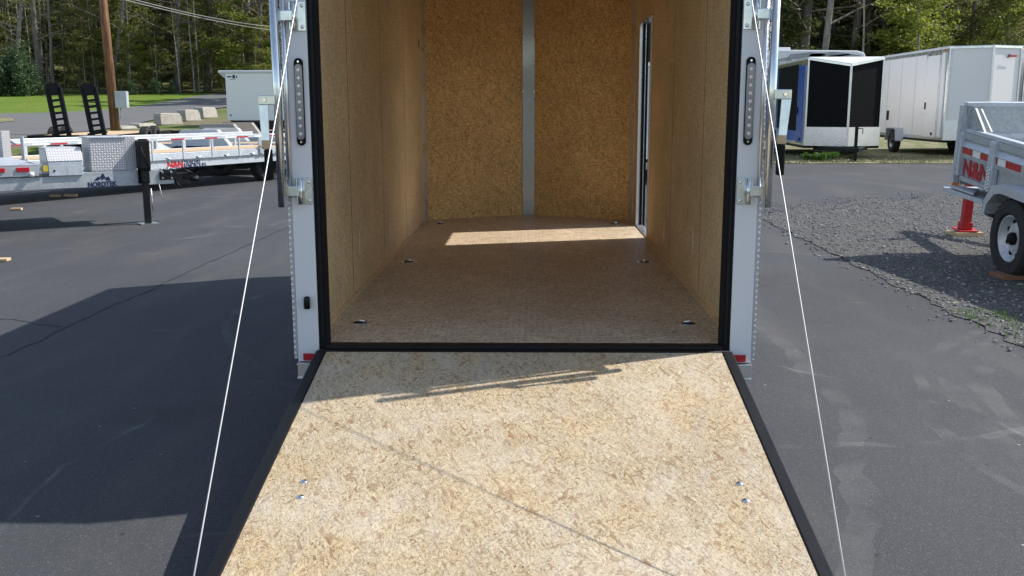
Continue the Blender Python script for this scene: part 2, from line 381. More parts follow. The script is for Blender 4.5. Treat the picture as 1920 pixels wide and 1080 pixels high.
def text(name, s, size, mat, M, parent, thick=.0015, bold=.0, align='CENTER', shear=0, sx=1):
    cu = bpy.data.curves.new(name, 'FONT'); cu.body = s; cu.size = size; cu.extrude = thick; cu.offset = bold; cu.align_x = align; cu.shear = shear; cu.resolution_u = 3
    t = bpy.data.objects.new('tmp', cu); COL.objects.link(t); dg = bpy.context.evaluated_depsgraph_get()
    me = bpy.data.meshes.new_from_object(t.evaluated_get(dg)); bpy.data.objects.remove(t); me.name = name
    me.transform(M @ Matrix.Diagonal((sx, 1, 1, 1))); me.materials.clear(); me.materials.append(MT[mat].m)
    o = bpy.data.objects.new(name, me); COL.objects.link(o); o.parent = parent; return o
# text lying in the local x-z plane facing local -y
FACE = Matrix.Rotation(R(90), 4, 'X')
def side_wheel(parent, x, y, z, rad, wid, face=1, rim='galvp', axis='X', spokes=8, hubm='black', n=28):
    """wheel with its axle along a local axis; face = the side the rim is seen from"""
    A = Matrix.Translation((x, y, z)) @ (Matrix.Identity(4) if axis == 'X' else Matrix.Rotation(R(90), 4, 'Z'))
    if face < 0: A = A @ Matrix.Rotation(R(180), 4, 'Z')
    h = wid / 2; rr = rad * .60
    t = MB().lathe([(rr, -h * .75), (rr * 1.08, -h), (rad * .9, -h), (rad * .975, -h * .8), (rad, -h * .45), (rad, h * .45), (rad * .975, h * .8), (rad * .9, h), (rr * 1.08, h), (rr, h * .75)], n, A, 4)
    for k in range(30):
        a = 2 * math.pi * k / 30; T = A @ Matrix.Rotation(a, 4, 'X')
        t.box(-h * .82, h * .82, -.006, .006, rad * .985, rad * 1.012, T)
    tyre = t.build('wheel', 'tyre', parent)
    r = MB().lathe([(rr * 1.01, h * .72), (rr * .99, h * .80), (rr * .93, h * .78), (rr * .9, h * .1), (rr * .80, h * .02), (rr * .62, h * .32), (rr * .35, h * .38), (rr * .3, h * .36)], n, A, 2)
    r.build('rim', rim, tyre, True)
    s = MB()
    for k in range(spokes):
        T = A @ Matrix.Rotation(2 * math.pi * (k + .5) / spokes, 4, 'X')
        s.lathe([(rr * .11, h * .16), (rr * .11, h * .27)], 8, T @ Matrix.Translation((0, rr * .72, 0)))
        if n >= 36: s.build('rim_hole', 'rubber', tyre); s = MB()
    if n < 36: s.build('rim_hole', 'rubber', tyre)
    MB().lathe([(rr * .27, h * .3), (rr * .27, h * .62), (rr * .2, h * .8)], 14, A).build('hub', hubm, tyre, True)
    return tyre

# ------------------------------------------------------------ the setting: ground, lots, road
def sheet(name, xs, ys, mat, off, mask=None):
    X, Y = np.meshgrid(xs, ys); V = np.array([(x, y, ground_z(x, y) + off) for x, y in zip(X.ravel(), Y.ravel())])
    nx, ny = len(xs), len(ys); Fq = []
    for j in range(ny - 1):
        for i in range(nx - 1):
            a = j * nx + i
            if mask is None or mask((xs[i] + xs[i + 1]) / 2, (ys[j] + ys[j + 1]) / 2): Fq.append((a, a + 1, a + nx + 1, a + nx))
    return tag(npmesh(name, V, np.array(Fq), mat), kind='structure')
xs = np.concatenate([np.linspace(-400, -50, 12), np.linspace(-48, -12, 19), np.linspace(-11, 11, 23), np.linspace(13, 60, 20), np.linspace(80, 400, 9)])
ys = np.concatenate([[-60, -30, -10, 0, 8, 14], np.arange(16, 60, 2), np.arange(60, 130, 4), np.linspace(135, 600, 20)])
sheet('ground', xs, ys, 'ground', -.03)
def strip(name, lo, hi, mat, off, nu=30, nv=6, ext=None):
    """a band of ground between two rows of points"""
    lo = np.array([(p.x, p.y) for p in lo]); hi = np.array([(p.x, p.y) for p in hi])
    def resamp(P):
        d = np.r_[0, np.cumsum(np.hypot(*np.diff(P, axis=0).T))]; t = np.linspace(0, d[-1], nu); return np.c_[np.interp(t, d, P[:, 0]), np.interp(t, d, P[:, 1])]
    lo, hi = resamp(lo), resamp(hi); V = []; Fq = []
    for j in range(nv):
        k = j / (nv - 1)
        for i in range(nu):
            x, y = lo[i] * (1 - k) + hi[i] * k; V.append((x, y, ground_z(x, y) + off))
    for j in range(nv - 1):
        for i in range(nu - 1):
            a = j * nu + i; Fq.append((a, a + 1, a + nu + 1, a + nu))
    return tag(npmesh(name, np.array(V), np.array(Fq), mat), kind='structure')
V3 = lambda *a: Vector(a)
# paved lot: flat part, reaching to the verge
strip('asphalt_lot', [V3(-60, -30, 0), V3(60, -30, 0)], [V3(-60, 19.5, 0), V3(-8, 20.5, 0), V3(5, 21.5, 0), V3(60, 22.2, 0)], 'asphalt', 0.0, 60, 20)
road_lo = [atg(-260, 285), atg(0, 262), atg(60, 259), atg(130, 251), atg(230, 238), atg(300, 222), atg(370, 208), atg(440, 199), atg(560, 190)]
road_hi = [atg(-260, 214), atg(0, 213), atg(60, 212), atg(130, 210), atg(230, 204), atg(300, 193), atg(370, 180), atg(440, 171), atg(560, 165)]
strip('road', road_lo, road_hi, 'road', .012, 40, 8)
strip('lawn', [atg(-400, 217)] + [p + Vector((0, .1, 0)) for p in road_hi[1:]], [Vector((p.x * 1.0, 76.5, 0)) for p in (atg(-400, 178), atg(0, 178), atg(60, 178), atg(130, 178), atg(230, 178), atg(300, 178), atg(370, 176), atg(440, 172), atg(560, 168))], 'lawn', .005, 40, 10)
strip('grass_island', [atg(-120, 234), atg(0, 231), atg(26, 228)], [atg(-120, 219), atg(0, 221), atg(26, 223)], 'straw', .03, 12, 4)
strip('forest_floor', [V3(-150, 76.4, 0), V3(-20, 76.4, 0), V3(5, 50, 0), V3(120, 44, 0)], [V3(-200, 330, 0), V3(-20, 330, 0), V3(10, 330, 0), V3(200, 330, 0)], 'litter', .06, 50, 50)
gv_hi = [V3(3.02, 8.9, 0), V3(3.3, 9.5, 0), V3(4.1, 10.4, 0), V3(5.2, 11.4, 0), V3(6.8, 11.95, 0), V3(12, 12.4, 0), V3(40, 13, 0)]
strip('gravel_yard', [V3(3.02, -14, 0), V3(40, -14, 0)], [gv_hi[0], gv_hi[3], gv_hi[-1]], 'gravel', .006, 60, 4)
for o in list(COL.objects):
    if o.name == 'gravel_yard': bpy.data.objects.remove(o)
def gravel_sheet():
    V = []; Fq = []; xs = [3.02 + (i / 59) ** 1.8 * 37 for i in range(60)]; n = 160
    for i, x in enumerate(xs):
        top = interp(x, [(p.x, p.y) for p in gv_hi]) + .18 * math.sin(x * 5) * sst(3, 4, x) + .1 * math.sin(x * 13) + (rng.random() - .5) * .2
        for j in range(n):
            k = j / (n - 1); xx = x + ((rng.random() - .5) * .07 + .02 * math.sin(j * .9) if i == 0 else 0)
            V.append((xx, -14 + (top + 14) * k, .006))
    for i in range(59):
        for j in range(n - 1):
            a = i * n + j; Fq.append((a, a + n, a + n + 1, a + 1))
    tag(npmesh('gravel_yard', np.array(V), np.array(Fq), 'gravel'), kind='structure')
gravel_sheet()
# dry grass verge in front of the parked trailers on the right
strip('grass_verge', [V3(4, 21.3, 0), V3(9, 21.2, 0), V3(14, 21.4, 0), V3(60, 22, 0)], [V3(4, 45, 0), V3(60, 45, 0)], 'straw', .012, 30, 12)
# stones scattered over the gravel
def stones():
    ico = bmesh.new(); bmesh.ops.create_icosphere(ico, subdivisions=1, radius=1); bv = np.array([v.co[:] for v in ico.verts]); bf = np.array([[v.index for v in f.verts] for f in ico.faces]); ico.free()
    n = 26000; x = 3.02 + 5.2 * rng.random(n) ** 1.1 - .30 * rng.random(n) ** 5; y = -2.5 + 15.5 * rng.random(n)
    keep = y < np.interp(x, [p.x for p in gv_hi], [p.y for p in gv_hi]) + 1.1 * rng.random(n) ** 3; x, y = x[keep], y[keep]; n = len(x)
    sz = .005 + .012 * rng.random(n) ** 2.4; sc = np.stack([sz * (1 + .6 * rng.random(n)), sz, sz * (.45 + .3 * rng.random(n))], 1)
    th = rng.random(n) * 6.28; V = np.empty((n, len(bv), 3)); B = bv[None] * (1 + .25 * (rng.random((n, len(bv), 1)) - .5)) * sc[:, None]
    V[..., 0] = B[..., 0] * np.cos(th)[:, None] - B[..., 1] * np.sin(th)[:, None] + x[:, None]
    V[..., 1] = B[..., 0] * np.sin(th)[:, None] + B[..., 1] * np.cos(th)[:, None] + y[:, None]
    V[..., 2] = B[..., 2] + .006 + sc[:, 2:3] * .4
    Fq = (bf[None] + (np.arange(n) * len(bv))[:, None, None]).reshape(-1, 3)
    tag(npmesh('gravel_stones', V.reshape(-1, 3), Fq, 'stone'), 'loose grey crushed stone scattered over the gravel yard', 'gravel', kind='stuff')
stones()
# cracks and the paving seam
def crack(name, pts, wmin, wmax, seed, kind='structure', z=.004):
    rr = random.Random(seed); P = []
    for a, b in zip(pts[:-1], pts[1:]):
        n = max(2, int((Vector(b) - Vector(a)).length / .05))
        for i in range(n): P.append(Vector(a).lerp(Vector(b), i / n))
    V = []; Fq = []; ox = oy = 0
    for i, p in enumerate(P):
        ox = ox * .9 + rr.gauss(0, .007); oy = oy * .9 + rr.gauss(0, .007); wd = wmin + (wmax - wmin) * rr.random()
        d = (P[min(i + 1, len(P) - 1)] - P[max(i - 1, 0)]).normalized(); nrm = Vector((-d.y, d.x))
        q = Vector((p.x + ox, p.y + oy)); V += [(*(q - nrm * wd), z), (*(q + nrm * wd), z)]
        if i: a = 2 * i; Fq.append((a - 2, a - 1, a + 1, a))
    tag(npmesh(name, np.array(V), np.array(Fq), 'seal'), kind=kind)
MT['seal'] = plain('dark_crack_filler', (.022, .022, .024), .8, 0, .3, 20)
c2 = lambda p: (p.x, p.y)
crack('paving_seam', [(-3.16, -1.5), (-3.1, 1.5), (-3.04, 4), (-2.99, 6), (-2.9, 9.5)], .003, .009, 3)
pA, pB, pC, pD = atz(-30, 598, 0), atz(30, 598, 0), atz(60, 607, 0), atz(130, 617, 0)
crack('pavement_crack', [c2(pA), c2(pB), c2(pC), c2(pD)], .003, .008, 5)

# ------------------------------------------------------------ the big cargo trailer
FZ = .478; HT = 2.60
T = empty('cargo_trailer', (0, 2.2, 0), 0, 'white enclosed cargo trailer seen from behind with its rear ramp lowered and strand board interior', 'trailer')
T.location = (0, 0, 0)
DA, DB = 3.36, 4.12
NY, NV = 4.50, .45            # front corners and depth of the V nose
m = MB(); m.prism([(-.90, .02, FZ - .02), (.90, .02, FZ - .02), (.90, NY, FZ - .02), (0, NY + NV, FZ - .02), (-.90, NY, FZ - .02)], (0, 0, .02)); m.build('floor', 'floor', T)
for sx in (-1, 1):
    if sx < 0:
        m = MB().box(-.905, -.90, .03, NY, FZ, 2.5)
    else:
        m = MB().box(.90, .905, .03, DA, FZ, 2.5).box(.90, .905, DA, DB, 2.10, 2.5).box(.90, .905, DB, NY, FZ, 2.5)
    wl = m.build('side_wall', 'side', T)
    for y in (1.1, 2.2, 3.3):
        MB().box(sx * .8992, sx * .901, y, y + .006, FZ, 2.5).build('panel_seam', 'brownwood', wl)
    for y, z0, z1 in ((1.30, .66, .80), (2.45, .56, .72)):  # pale wedges standing in for daylight leaking through slits in the wall
        MB().prism([(sx * .8985, y, z0), (sx * .8985, y + .018, z0 + .05), (sx * .8985, y + .012, z1), (sx * .8985, y, z1 - .03)], (sx * .001, 0, 0)).build('slit_light', 'whitevinyl', wl)
    MB().box(sx * .872, sx * .8995, .03, DA - .01, FZ, FZ + .006).build('base_trim', 'side', wl)
if True:
    v = MB().box(-.8995, -.896, 4.28, 4.305, 1.93, 1.99).build('roof_vent_switch', 'black', T)
for sx in (-1, 1):       # two halves of the V nose
    m = MB().prism([(sx * .90, NY, FZ), (0, NY + NV, FZ), (0, NY + NV, 2.5), (sx * .90, NY, 2.5)], (0, .006, 0)); m.build('front_wall', 'front', T)
    MB().prism([(sx * .90, NY - .028, FZ), (sx * .897, NY - .028, FZ), (sx * .868, NY + .010, FZ), (sx * .90, NY, FZ)], (0, 0, 2.0)).build('corner_trim', 'alu', T)
pst = MB().prism([(-.056, NY + NV - .034, FZ), (.056, NY + NV - .034, FZ), (.045, NY + NV - .014, FZ), (-.045, NY + NV - .014, FZ)], (0, 0, 2.02)).build('nose_post', 'dullalu', T, bev=.004)
for z in (.72, 1.15, 1.58, 2.0):
    for sx in (-1, 1): MB().lathe([(.006, 0), (.005, .003)], 8, Matrix.Translation((sx * .05, NY + NV - .035, z)) @ Matrix.Rotation(R(-90), 4, 'Z')).build('rivet', 'zinc', pst)
MB().prism([(-.93, .0, 2.5), (.93, .0, 2.5), (.93, NY, 2.5), (0, NY + NV + .02, 2.5), (-.93, NY, 2.5)], (0, 0, .02)).build('ceiling', 'white', T)
MB().prism([(-.94, .0, 2.53), (.94, .0, 2.53), (.94, NY, 2.53), (0, NY + NV + .05, 2.53), (-.94, NY, 2.53)], (0, 0, .07)).build('roof', 'white', T, bev=.01)
# outer skin
MB().box(-.94, -.93, .02, NY, .40, 2.53).build('outer_skin', 'white', T)
MB().box(.93, .94, .02, DA - .02, .40, 2.53).box(.93, .94, DA - .02, DB + .02, 2.12, 2.53).box(.93, .94, DB + .02, NY, .40, 2.53).build('outer_skin', 'white', T)
MB().prism([(-.94, NY, .40), (0, NY + NV + .04, .40), (0, NY + NV + .05, .40), (-.94, NY + .012, .40)], (0, 0, 2.13)).prism([(.94, NY, .40), (0, NY + NV + .04, .40), (0, NY + NV + .05, .40), (.94, NY + .012, .40)], (0, 0, 2.13)).build('outer_skin', 'white', T)
MB().box(-.92, .92, .08, NY, .36, .44).build('chassis', 'black', T)
MB().bar((-.7, NY + .2, .42), (0, NY + 1.5, .42), .06, .1).bar((.7, NY + .2, .42), (0, NY + 1.5, .42), .06, .1).build('tongue', 'black', T)
# rear frame
for sx in (-1, 1):
    a, b = sorted((sx * .847, sx * .935))
    post = MB().box(a, b, 0, .05, .408, 2.6).build('rear_post', 'white', T, bev=.003)
    a, b = sorted((sx * .81, sx * .847))
    MB().box(a, b, .006, .07, .452, 2.6).build('weather_seal', 'rubber', T, bev=.004)
    a, b = sorted((sx * .823, sx * .834)); MB().box(a, b, .001, .006, .49, 2.42).build('seal_lip', 'black', T)
    # tread plate corner: folded strip with a row of raised lugs along its edge
    m = MB().box(sx * .936, sx * .952, .004, .12, .42, 2.58)
    for k in range(60):
        z = .45 + k * .035; M = Matrix.Translation((sx * .944, .0035, z)) @ Matrix.Rotation(R(35 * sx), 4, 'Y'); m.box(-.0075, .0075, -.0015, .002, -.0018, .0018, M)
    m.build('corner_guard', 'treads', T)
    # tail light
    zc, zh = 1.466, .170; M0 = Matrix.Translation((sx * .884, 0, zc))
    def oval(rw, rh, d0, d1):
        pts = [(rw * math.cos(t), d0, rh - rw + rw * math.sin(t)) for t in np.linspace(0, math.pi, 9)] + [(rw * math.cos(t), d0, -(rh - rw) + rw * math.sin(t)) for t in np.linspace(math.pi, 2 * math.pi, 9)]
        return MB().prism(pts, (0, d1 - d0, 0), M0)
    tl = oval(.0175, zh, 0, -.008).build('tail_light', 'rubber', T)
    oval(.0157, zh - .022, -.008, -.015).build('lens', 'lens', tl, bev=.003)
    m = MB()
    for k in range(9):
        M = M0 @ Matrix.Translation((0, -.0155, (k - 4) * .031)) @ Matrix.Rotation(R(90), 4, 'Z'); m.lathe([(.0075, 0), (.0055, -.0015)], 8, M)
    m.build('led_row', 'led', tl)
    for s2 in (-1, 1): MB().lathe([(.006, 0), (.004, -.003)], 8, M0 @ Matrix.Translation((0, -.008, s2 * (zh - .014))) @ Matrix.Rotation(R(90), 4, 'Z')).build('screw', 'chrome', tl)
    # reflector and bumper end
    a, b = sorted((sx * .852, sx * .914)); MB().box(a, b, -.006, 0, .412, .443).build('reflector', 'red', T, bev=.004)
    a, b = sorted((sx * .852, sx * .936)); bm_ = MB().box(a, b, -.018, .05, .342, .404).build('bumper_end', 'alu', T, bev=.003)
    for z_a, z_b in ((.396, .405), (.338, .346)): MB().box(a - .001, b + .001, -.024, .05, z_a, z_b).build('bumper_rib', 'alu', bm_, bev=.001)
MB().box(-.852, .852, .01, .05, .34, .445).build('rear_sill', 'black', T, bev=.004)
MB().box(-.81, .81, -.028, .035, .459, .4835).build('threshold', 'black', T, bev=.006)
MB().box(-.81, .81, .0, .06, 2.46, 2.6).build('header', 'white', T, bev=.003)
# plate light socket on the left post
sk_ = MB().box(-.900, -.880, -.018, 0, .632, .680).build('plate_light', 'rubber', T, bev=.004)
MB().lathe([(.012, 0), (.012, .045), (.009, .05)], 12, Matrix.Translation((-.884, -.022, .636)) @ Matrix.Rotation(R(-90), 4, 'Y')).build('light_cap', 'black', sk_, True)
# D rings let into the floor
for x, y in ((-.748, .42), (.742, .42), (-.745, 2.19), (.745, 2.19), (-.735, 4.22), (.73, 4.22)):
    dr = MB().box(x - .052, x + .052, y - .032, y + .032, FZ, FZ + .003).build('tie_down', 'zinc', T, bev=.0015)
    MB().lathe([(.022, 0), (.022, .002)], 16, Matrix.Translation((x, y, FZ + .003)) @ Matrix.Rotation(R(-90), 4, 'Y')).build('recess', 'black', dr)
    MB().tube([(x - .028, y, FZ + .006), (x - .022, y - .02, FZ + .014), (x, y - .028, FZ + .02), (x + .022, y - .02, FZ + .014), (x + .028, y, FZ + .006)], .005, 6).tube([(x - .03, y + .004, FZ + .007), (x + .03, y + .004, FZ + .007)], .006, 6).build('ring', 'chrome', dr, True)
# side door opening, frame and leaf folded back along the outside
MB().box(.888, .945, DB - .015, DB, FZ, 2.10).box(.888, .945, DA, DA + .012, FZ, 2.10).box(.888, .945, DA + .012, DB - .015, 2.088, 2.10).box(.888, .945, DA + .012, DB - .015, FZ, FZ + .012).build('door_frame', 'alu', T, bev=.002)
MB().box(.945, .960, DB - .032, DB, FZ, 2.10).box(.945, .96, DA, DA + .02, FZ, 2.10).box(.915, .935, DB - .04, DB - .016, FZ + .012, 2.088).build('door_seal', 'rubber', T)
dl = MB().box(.975, 1.010, DA - .77, DA - .01, FZ, 2.10).build('side_door', 'white', T, bev=.004)
MB().box(1.010, 1.03, DA - .7, DA - .64, 1.1, 1.3).build('door_handle', 'black', dl, bev=.004)
for z in (.62, 1.3, 1.98): MB().box(.94, 1.0, DA - .02, DA + .002, z - .04, z + .04).build('door_hinge', 'zinc', dl, bev=.002)
# lock bars swung clear of the ramp
for sx in (-1, 1):
    bx_ = sx * .960
    bar_ = MB().tube([(bx_, -.05, 1.055), (bx_, -.05, 1.95)], .0165, 14).build('lock_bar', 'zinc', T, True)
    MB().tube([(bx_ - sx * .026, -.015, 1.09), (bx_ - sx * .026, -.015, 1.93)], .009, 8).build('guide_rod', 'alu', bar_, True)
    for z0, z1 in ((1.062, 1.168), (1.738, 1.85)):
        a, b = sorted((sx * .848, sx * .915)); hp = MB().box(a, b, -.006, 0, z0, z1).build('hinge_plate', 'zinc', T, bev=.002)
        for zz in (z0 + .016, z1 - .016): MB().lathe([(.008, 0), (.006, .005)], 10, Matrix.Translation((sx * .862, -.006, zz)) @ Matrix.Rotation(R(-90), 4, 'Z')).build('bolt_head', 'chrome', hp, True)
        MB().tube([(sx * .893, -.017, z0 + .002), (sx * .893, -.017, z1 - .002)], .0115, 12).build('hinge_pin', 'zinc', hp, True)
        zm = (z0 + z1) / 2; MB().box(sx * .895, bx_, -.034, -.018, zm - .020, zm + .022).build('hinge_arm', 'zinc', hp, bev=.004)
    zo = 0 if sx < 0 else .018
    hb = MB().box(sx * .965, sx * 1.030, -.074, -.062, 1.455 + zo, 1.492 + zo).build('handle_bracket', 'zinc', bar_, bev=.003)
    MB().lathe([(.009, 0), (.007, .006)], 6, Matrix.Translation((sx * 1.004, -.074, 1.474 + zo)) @ Matrix.Rotation(R(-90), 4, 'Z')).build('handle_bolt', 'chrome', bar_)
    x1 = sx * 1.012
    MB().prism([(x1 + .018, -.07, 1.457 + zo), (x1 - .018, -.07, 1.457 + zo), (x1 - .018 - sx * .008, -.08, 1.32 + zo), (x1 + .012 - sx * .008, -.08, 1.32 + zo)], (0, .006, 0)).build('lock_handle', 'zinc', bar_)
    MB().box(x1 - .020 - sx * .010, x1 + .012 - sx * .010, -.086, -.068, 1.285 + zo, 1.32 + zo).build('handle_collar', 'scrap', bar_, bev=.002)
    MB().box(x1 - .016 - sx * .014, x1 + .014 - sx * .014, -.092, -.064, 1.165 + zo, 1.285 + zo).build('handle_grip', 'rubber', bar_, bev=.006)
# ramp door
RA = R(10.5); RL = 2.15; RM = Matrix.Translation((0, -.046, .466)) @ Matrix.Rotation(RA, 4, 'X')     # local -y runs down the ramp
def RMB(): return RM
rp = MB().box(-.805, .805, -RL + .03, -.012, -.022, 0, RM).build('ramp_door', 'ramp', T)
MB().box(-.849, -.805, -RL, -.002, -.055, .004, RM).box(.805, .849, -RL, -.002, -.055, .004, RM).box(-.805, .805, -RL, -RL + .03, -.055, .002, RM).build('ramp_frame', 'black', rp, bev=.005)
MB().box(-.805, .805, -RL + .03, -.012, -.052, -.023, RM).build('ramp_skin', 'white', rp)
MB().tube([(-.84, 0, -.012), (.84, 0, -.012)], .016, 10, RM).build('ramp_hinge', 'black', rp, True)
def ramp_pt(px, py):
    d = ray(px, py); n = (RM.to_3x3() @ Vector((0, 0, 1))); p0 = RM @ Vector((0, 0, 0)); t = (p0 - CAMP).dot(n) / d.dot(n); return RM.inverted() @ (CAMP + d * t)
for px, py in ((570, 903), (563, 932), (1387, 907), (1399, 939)):
    q = ramp_pt(px, py); M = RM @ Matrix.Translation((q.x, q.y, 0)) @ Matrix.Rotation(R(-90), 4, 'Y')
    MB().lathe([(.0125, 0), (.012, .002), (.007, .005), (.001, .006)], 14, M).build('carriage_bolt', 'chrome', rp, True)
m = MB()
for px, py in ((968, 950), (981, 952), (966, 1062), (981, 1063), (729, 953), (1070, 1065), (1180, 1085), (696, 984)):
    q = ramp_pt(px, py); m.lathe([(.0026, 0), (.0024, .0006)], 8, RM @ Matrix.Translation((q.x, q.y, 0)) @ Matrix.Rotation(R(-90), 4, 'Y'))
m.build('screw_row', 'black', rp)
for sx in (-1, 1):          # lift cables from the header to the sides of the ramp
    a = Vector((sx * .812, -.035, 2.12)); b = RM @ Vector((sx * .816, -1.735, .008))
    MB().tube([a.lerp(b, k / 10) for k in range(11)], .0022, 8).build('lift_cable', 'cable', T, True)
    MB().box(sx * .808, sx * .845, -1.78, -1.70, .003, .014, RM).build('cable_anchor', 'zinc', rp, bev=.002)
# running gear
for sx in (-1, 1):
    for y in (1.60, 2.32): side_wheel(T, sx * 1.06, y, .33, .33, .2, sx, 'galvp')
    f = MB(); 
    x0, x1 = sorted((sx * .94, sx * 1.17)); f.prism([(x0, 1.15, .42), (x0, 1.3, .72), (x0, 2.62, .72), (x0, 2.77, .42), (x0, 2.75, .42), (x0, 2.6, .70), (x0, 1.32, .70), (x0, 1.17, .42)], (x1 - x0, 0, 0)); f.build('fender', 'tread', T)

# ------------------------------------------------------------ parked open trailers on the left
def frame_of(A, B):      # local frame with x along A->B on the ground
    d = (B - A); return math.atan2(d.y, d.x)
class Side:
    """vertical plane through two ground-plan points; turns a pixel into metres along and up"""
    def __init__(s, A, B):
        s.A = Vector((A.x, A.y, 0)); s.u = Vector((B.x - A.x, B.y - A.y, 0)).normalized(); s.n = Vector((-s.u.y, s.u.x, 0)); s.rz = math.atan2(s.u.y, s.u.x)
    def __call__(s, px, py, off=0):
        d = ray(px, py); t = ((s.A + s.n * off) - CAMP).dot(s.n) / d.dot(s.n); p = CAMP + d * t; return ((p - s.A).dot(s.u), p.z)

# the near trailer with the mountain emblem
S1 = Side(atz(0, 359, .49), atz(340, 343.5, .49))
E = empty('deckover_trailer', S1.A, S1.rz, 'galvanised flatbed trailer with mountain emblem on its tongue and two tread plate boxes', 'trailer')
s_end = S1(327, 340)[0]; s300 = S1(300, 318)[0]; zb, zt = .49, S1(200, 321.5)[1]
MB().prism([(-3, -.0, zb), (s_end, 0, zb), (s_end, 0, zb + .06), (s300, 0, zt), (-3, 0, zt)], (0, .09, 0)).build('tongue_beam', 'galv', E, bev=.004)
MB().box(-3, s300 - .2, .5, .59, zb, zt).build('tongue_beam', 'galv', E)
MB().box(-3, s300 - .25, .09, .5, zb + .05, zb + .1).build('cross_member', 'galv', E)
a0, a1 = S1(299, 330)[0], S1(331, 330)[0]; b1 = S1(372, 330)[0]
cp = MB().box(a0, a1, -.02, .0, S1(310, 337)[1], S1(310, 321)[1]).box(a1 - .02, b1 - .12, -.02, .1, S1(345, 346)[1], S1(345, 324)[1]).build('coupler', 'black', E, bev=.006)
m = MB()
for px, py in ((303.5, 321.5), (320, 321.5), (304, 332.5), (321, 332.5)):
    q = S1(px, py + 1); m.lathe([(.017, 0), (.014, .012)], 8, Matrix.Translation((q[0], -.02, q[1])) @ Matrix.Rotation(R(-90), 4, 'Z'))
m.build('coupler_bolts', 'zinc', cp)
MB().tube([(b1 - .2, .02, S1(355, 330)[1]), (b1 - .05, .02, S1(355, 336)[1]), (b1, .02, S1(355, 335)[1])], [.05, .035, .045], 10).tube([(b1 - .3, -.03, S1(345, 340)[1]), (b1 - .24, -.05, S1(345, 352)[1])], .012, 6).bar((b1 - .22, -.02, zb + .2), (b1 - .05, -.02, zb + .1), .02).build('hitch_head', 'black', cp, True)
m = MB()      # safety chain heaped on the tongue
rr = random.Random(4)
for k in range(12):
    x = a0 + .02 + k * .022; m.tube([(x - .016, rr.uniform(.0, .06), S1(310, 320)[1] + .012), (x, rr.uniform(-.01, .05), S1(310, 318)[1] + rr.uniform(.0, .03)), (x + .018, rr.uniform(0, .06), S1(310, 320)[1] + .012)], .007, 6)
m.build('safety_chain', 'zinc', E, True)
m = MB().tube([(a0 - .02, -.03, zb), (a0 + .0, -.03, zb - .12), (a0 + .01, -.03, zb - .2)], .006, 6); m.build('chain_end', 'cable', E, True)
jx = S1(273, 380)[0]
jk = MB().box(jx - .045, jx + .045, -.10, -.015, S1(275, 318)[1] - .15, S1(268, 260)[1]).box(jx - .07, jx + .07, -.015, 0, zb + .02, zt + .05).box(jx - .036, jx + .036, -.092, -.022, .015, zb + .1).build('jack', 'black', E, bev=.004)
MB().box(jx - .11, jx + .11, -.16, .05, .004, .016).build('jack_foot', 'zinc', jk)
MB().box(jx - .066, jx + .066, -.115, .06, zt + .02, S1(268, 263)[1]).build('jack_gearbox', 'black', jk, bev=.01)
MB().tube([(jx - .05, -.14, zt + .30), (jx - .05, -.17, zt + .26), (jx + .03, -.2, zt - .0)], .011, 7).build('jack_crank', 'black', jk, True)
MB().tube([(jx + .06, -.06, .45), (jx + .07, -.07, .1)], .008, 6).build('jack_rod', 'zinc', jk, True)
MB().box(S1(60, 300)[0], s300 - .45, .11, 1.3, zt - .05, zt - .01).build('shadow_platform', 'galv', E)  # added plate hidden behind the boxes, there to fill out the ground shadow
# big tread plate box standing on the tongue
x0, x1 = S1(170, 300)[0], S1(236, 300)[0]; zt2 = S1(200, 257)[1]
bx1 = MB().box(x0, x1, 0.0, .42, zt + .004, zt2 - .013).build('tool_box', 'tread', E, bev=.004)
MB().box(x0 - .03, x1 + .02, -.02, .44, zt2 - .012, zt2 + .008).build('box_lid', 'galvp', bx1, bev=.004)
MB().box(x1 + .006, S1(257, 300)[0], .03, .28, zt + .004, zt2 - .0).build('tool_box', 'treads', E, bev=.004)
# low box with a sloping lid
q0, q1 = S1(90, 310)[0], S1(154, 310)[0]; zA, zB, zC = S1(120, 329)[1], S1(120, 301)[1], S1(120, 278)[1]
lb = MB().prism([(q0, -.03, zA), (q0, -.03, zB), (q0, .06, zC), (q0, .5, zC), (q0, .5, zA)], (q1 - q0, 0, 0)).build('low_box', 'galvp', E, bev=.003)
MB().prism([(q0 - .006, -.036, zB), (q0 - .006, .055, zC + .006), (q0 - .006, .5, zC + .006), (q0 - .006, .5, zC + .001), (q0 - .006, .064, zC + .001), (q0 - .006, -.028, zB)], (q1 - q0 + .012, 0, 0)).build('box_lid', 'tread', lb)
MB().prism([(q0 - .007, .0, zB - .02), (q0 - .007, .0, zB + .01), (q0 - .007, .065, zC - .01), (q0 - .007, .45, zC - .01), (q0 - .007, .45, zB - .02)], (-.003, 0, 0)).build('box_end', 'treads', lb)
MB().lathe([(.013, 0), (.011, .006)], 10, Matrix.Translation((q0 + .06, -.031, zA + .06)) @ Matrix.Rotation(R(-90), 4, 'Z')).build('box_lock', 'black', lb)
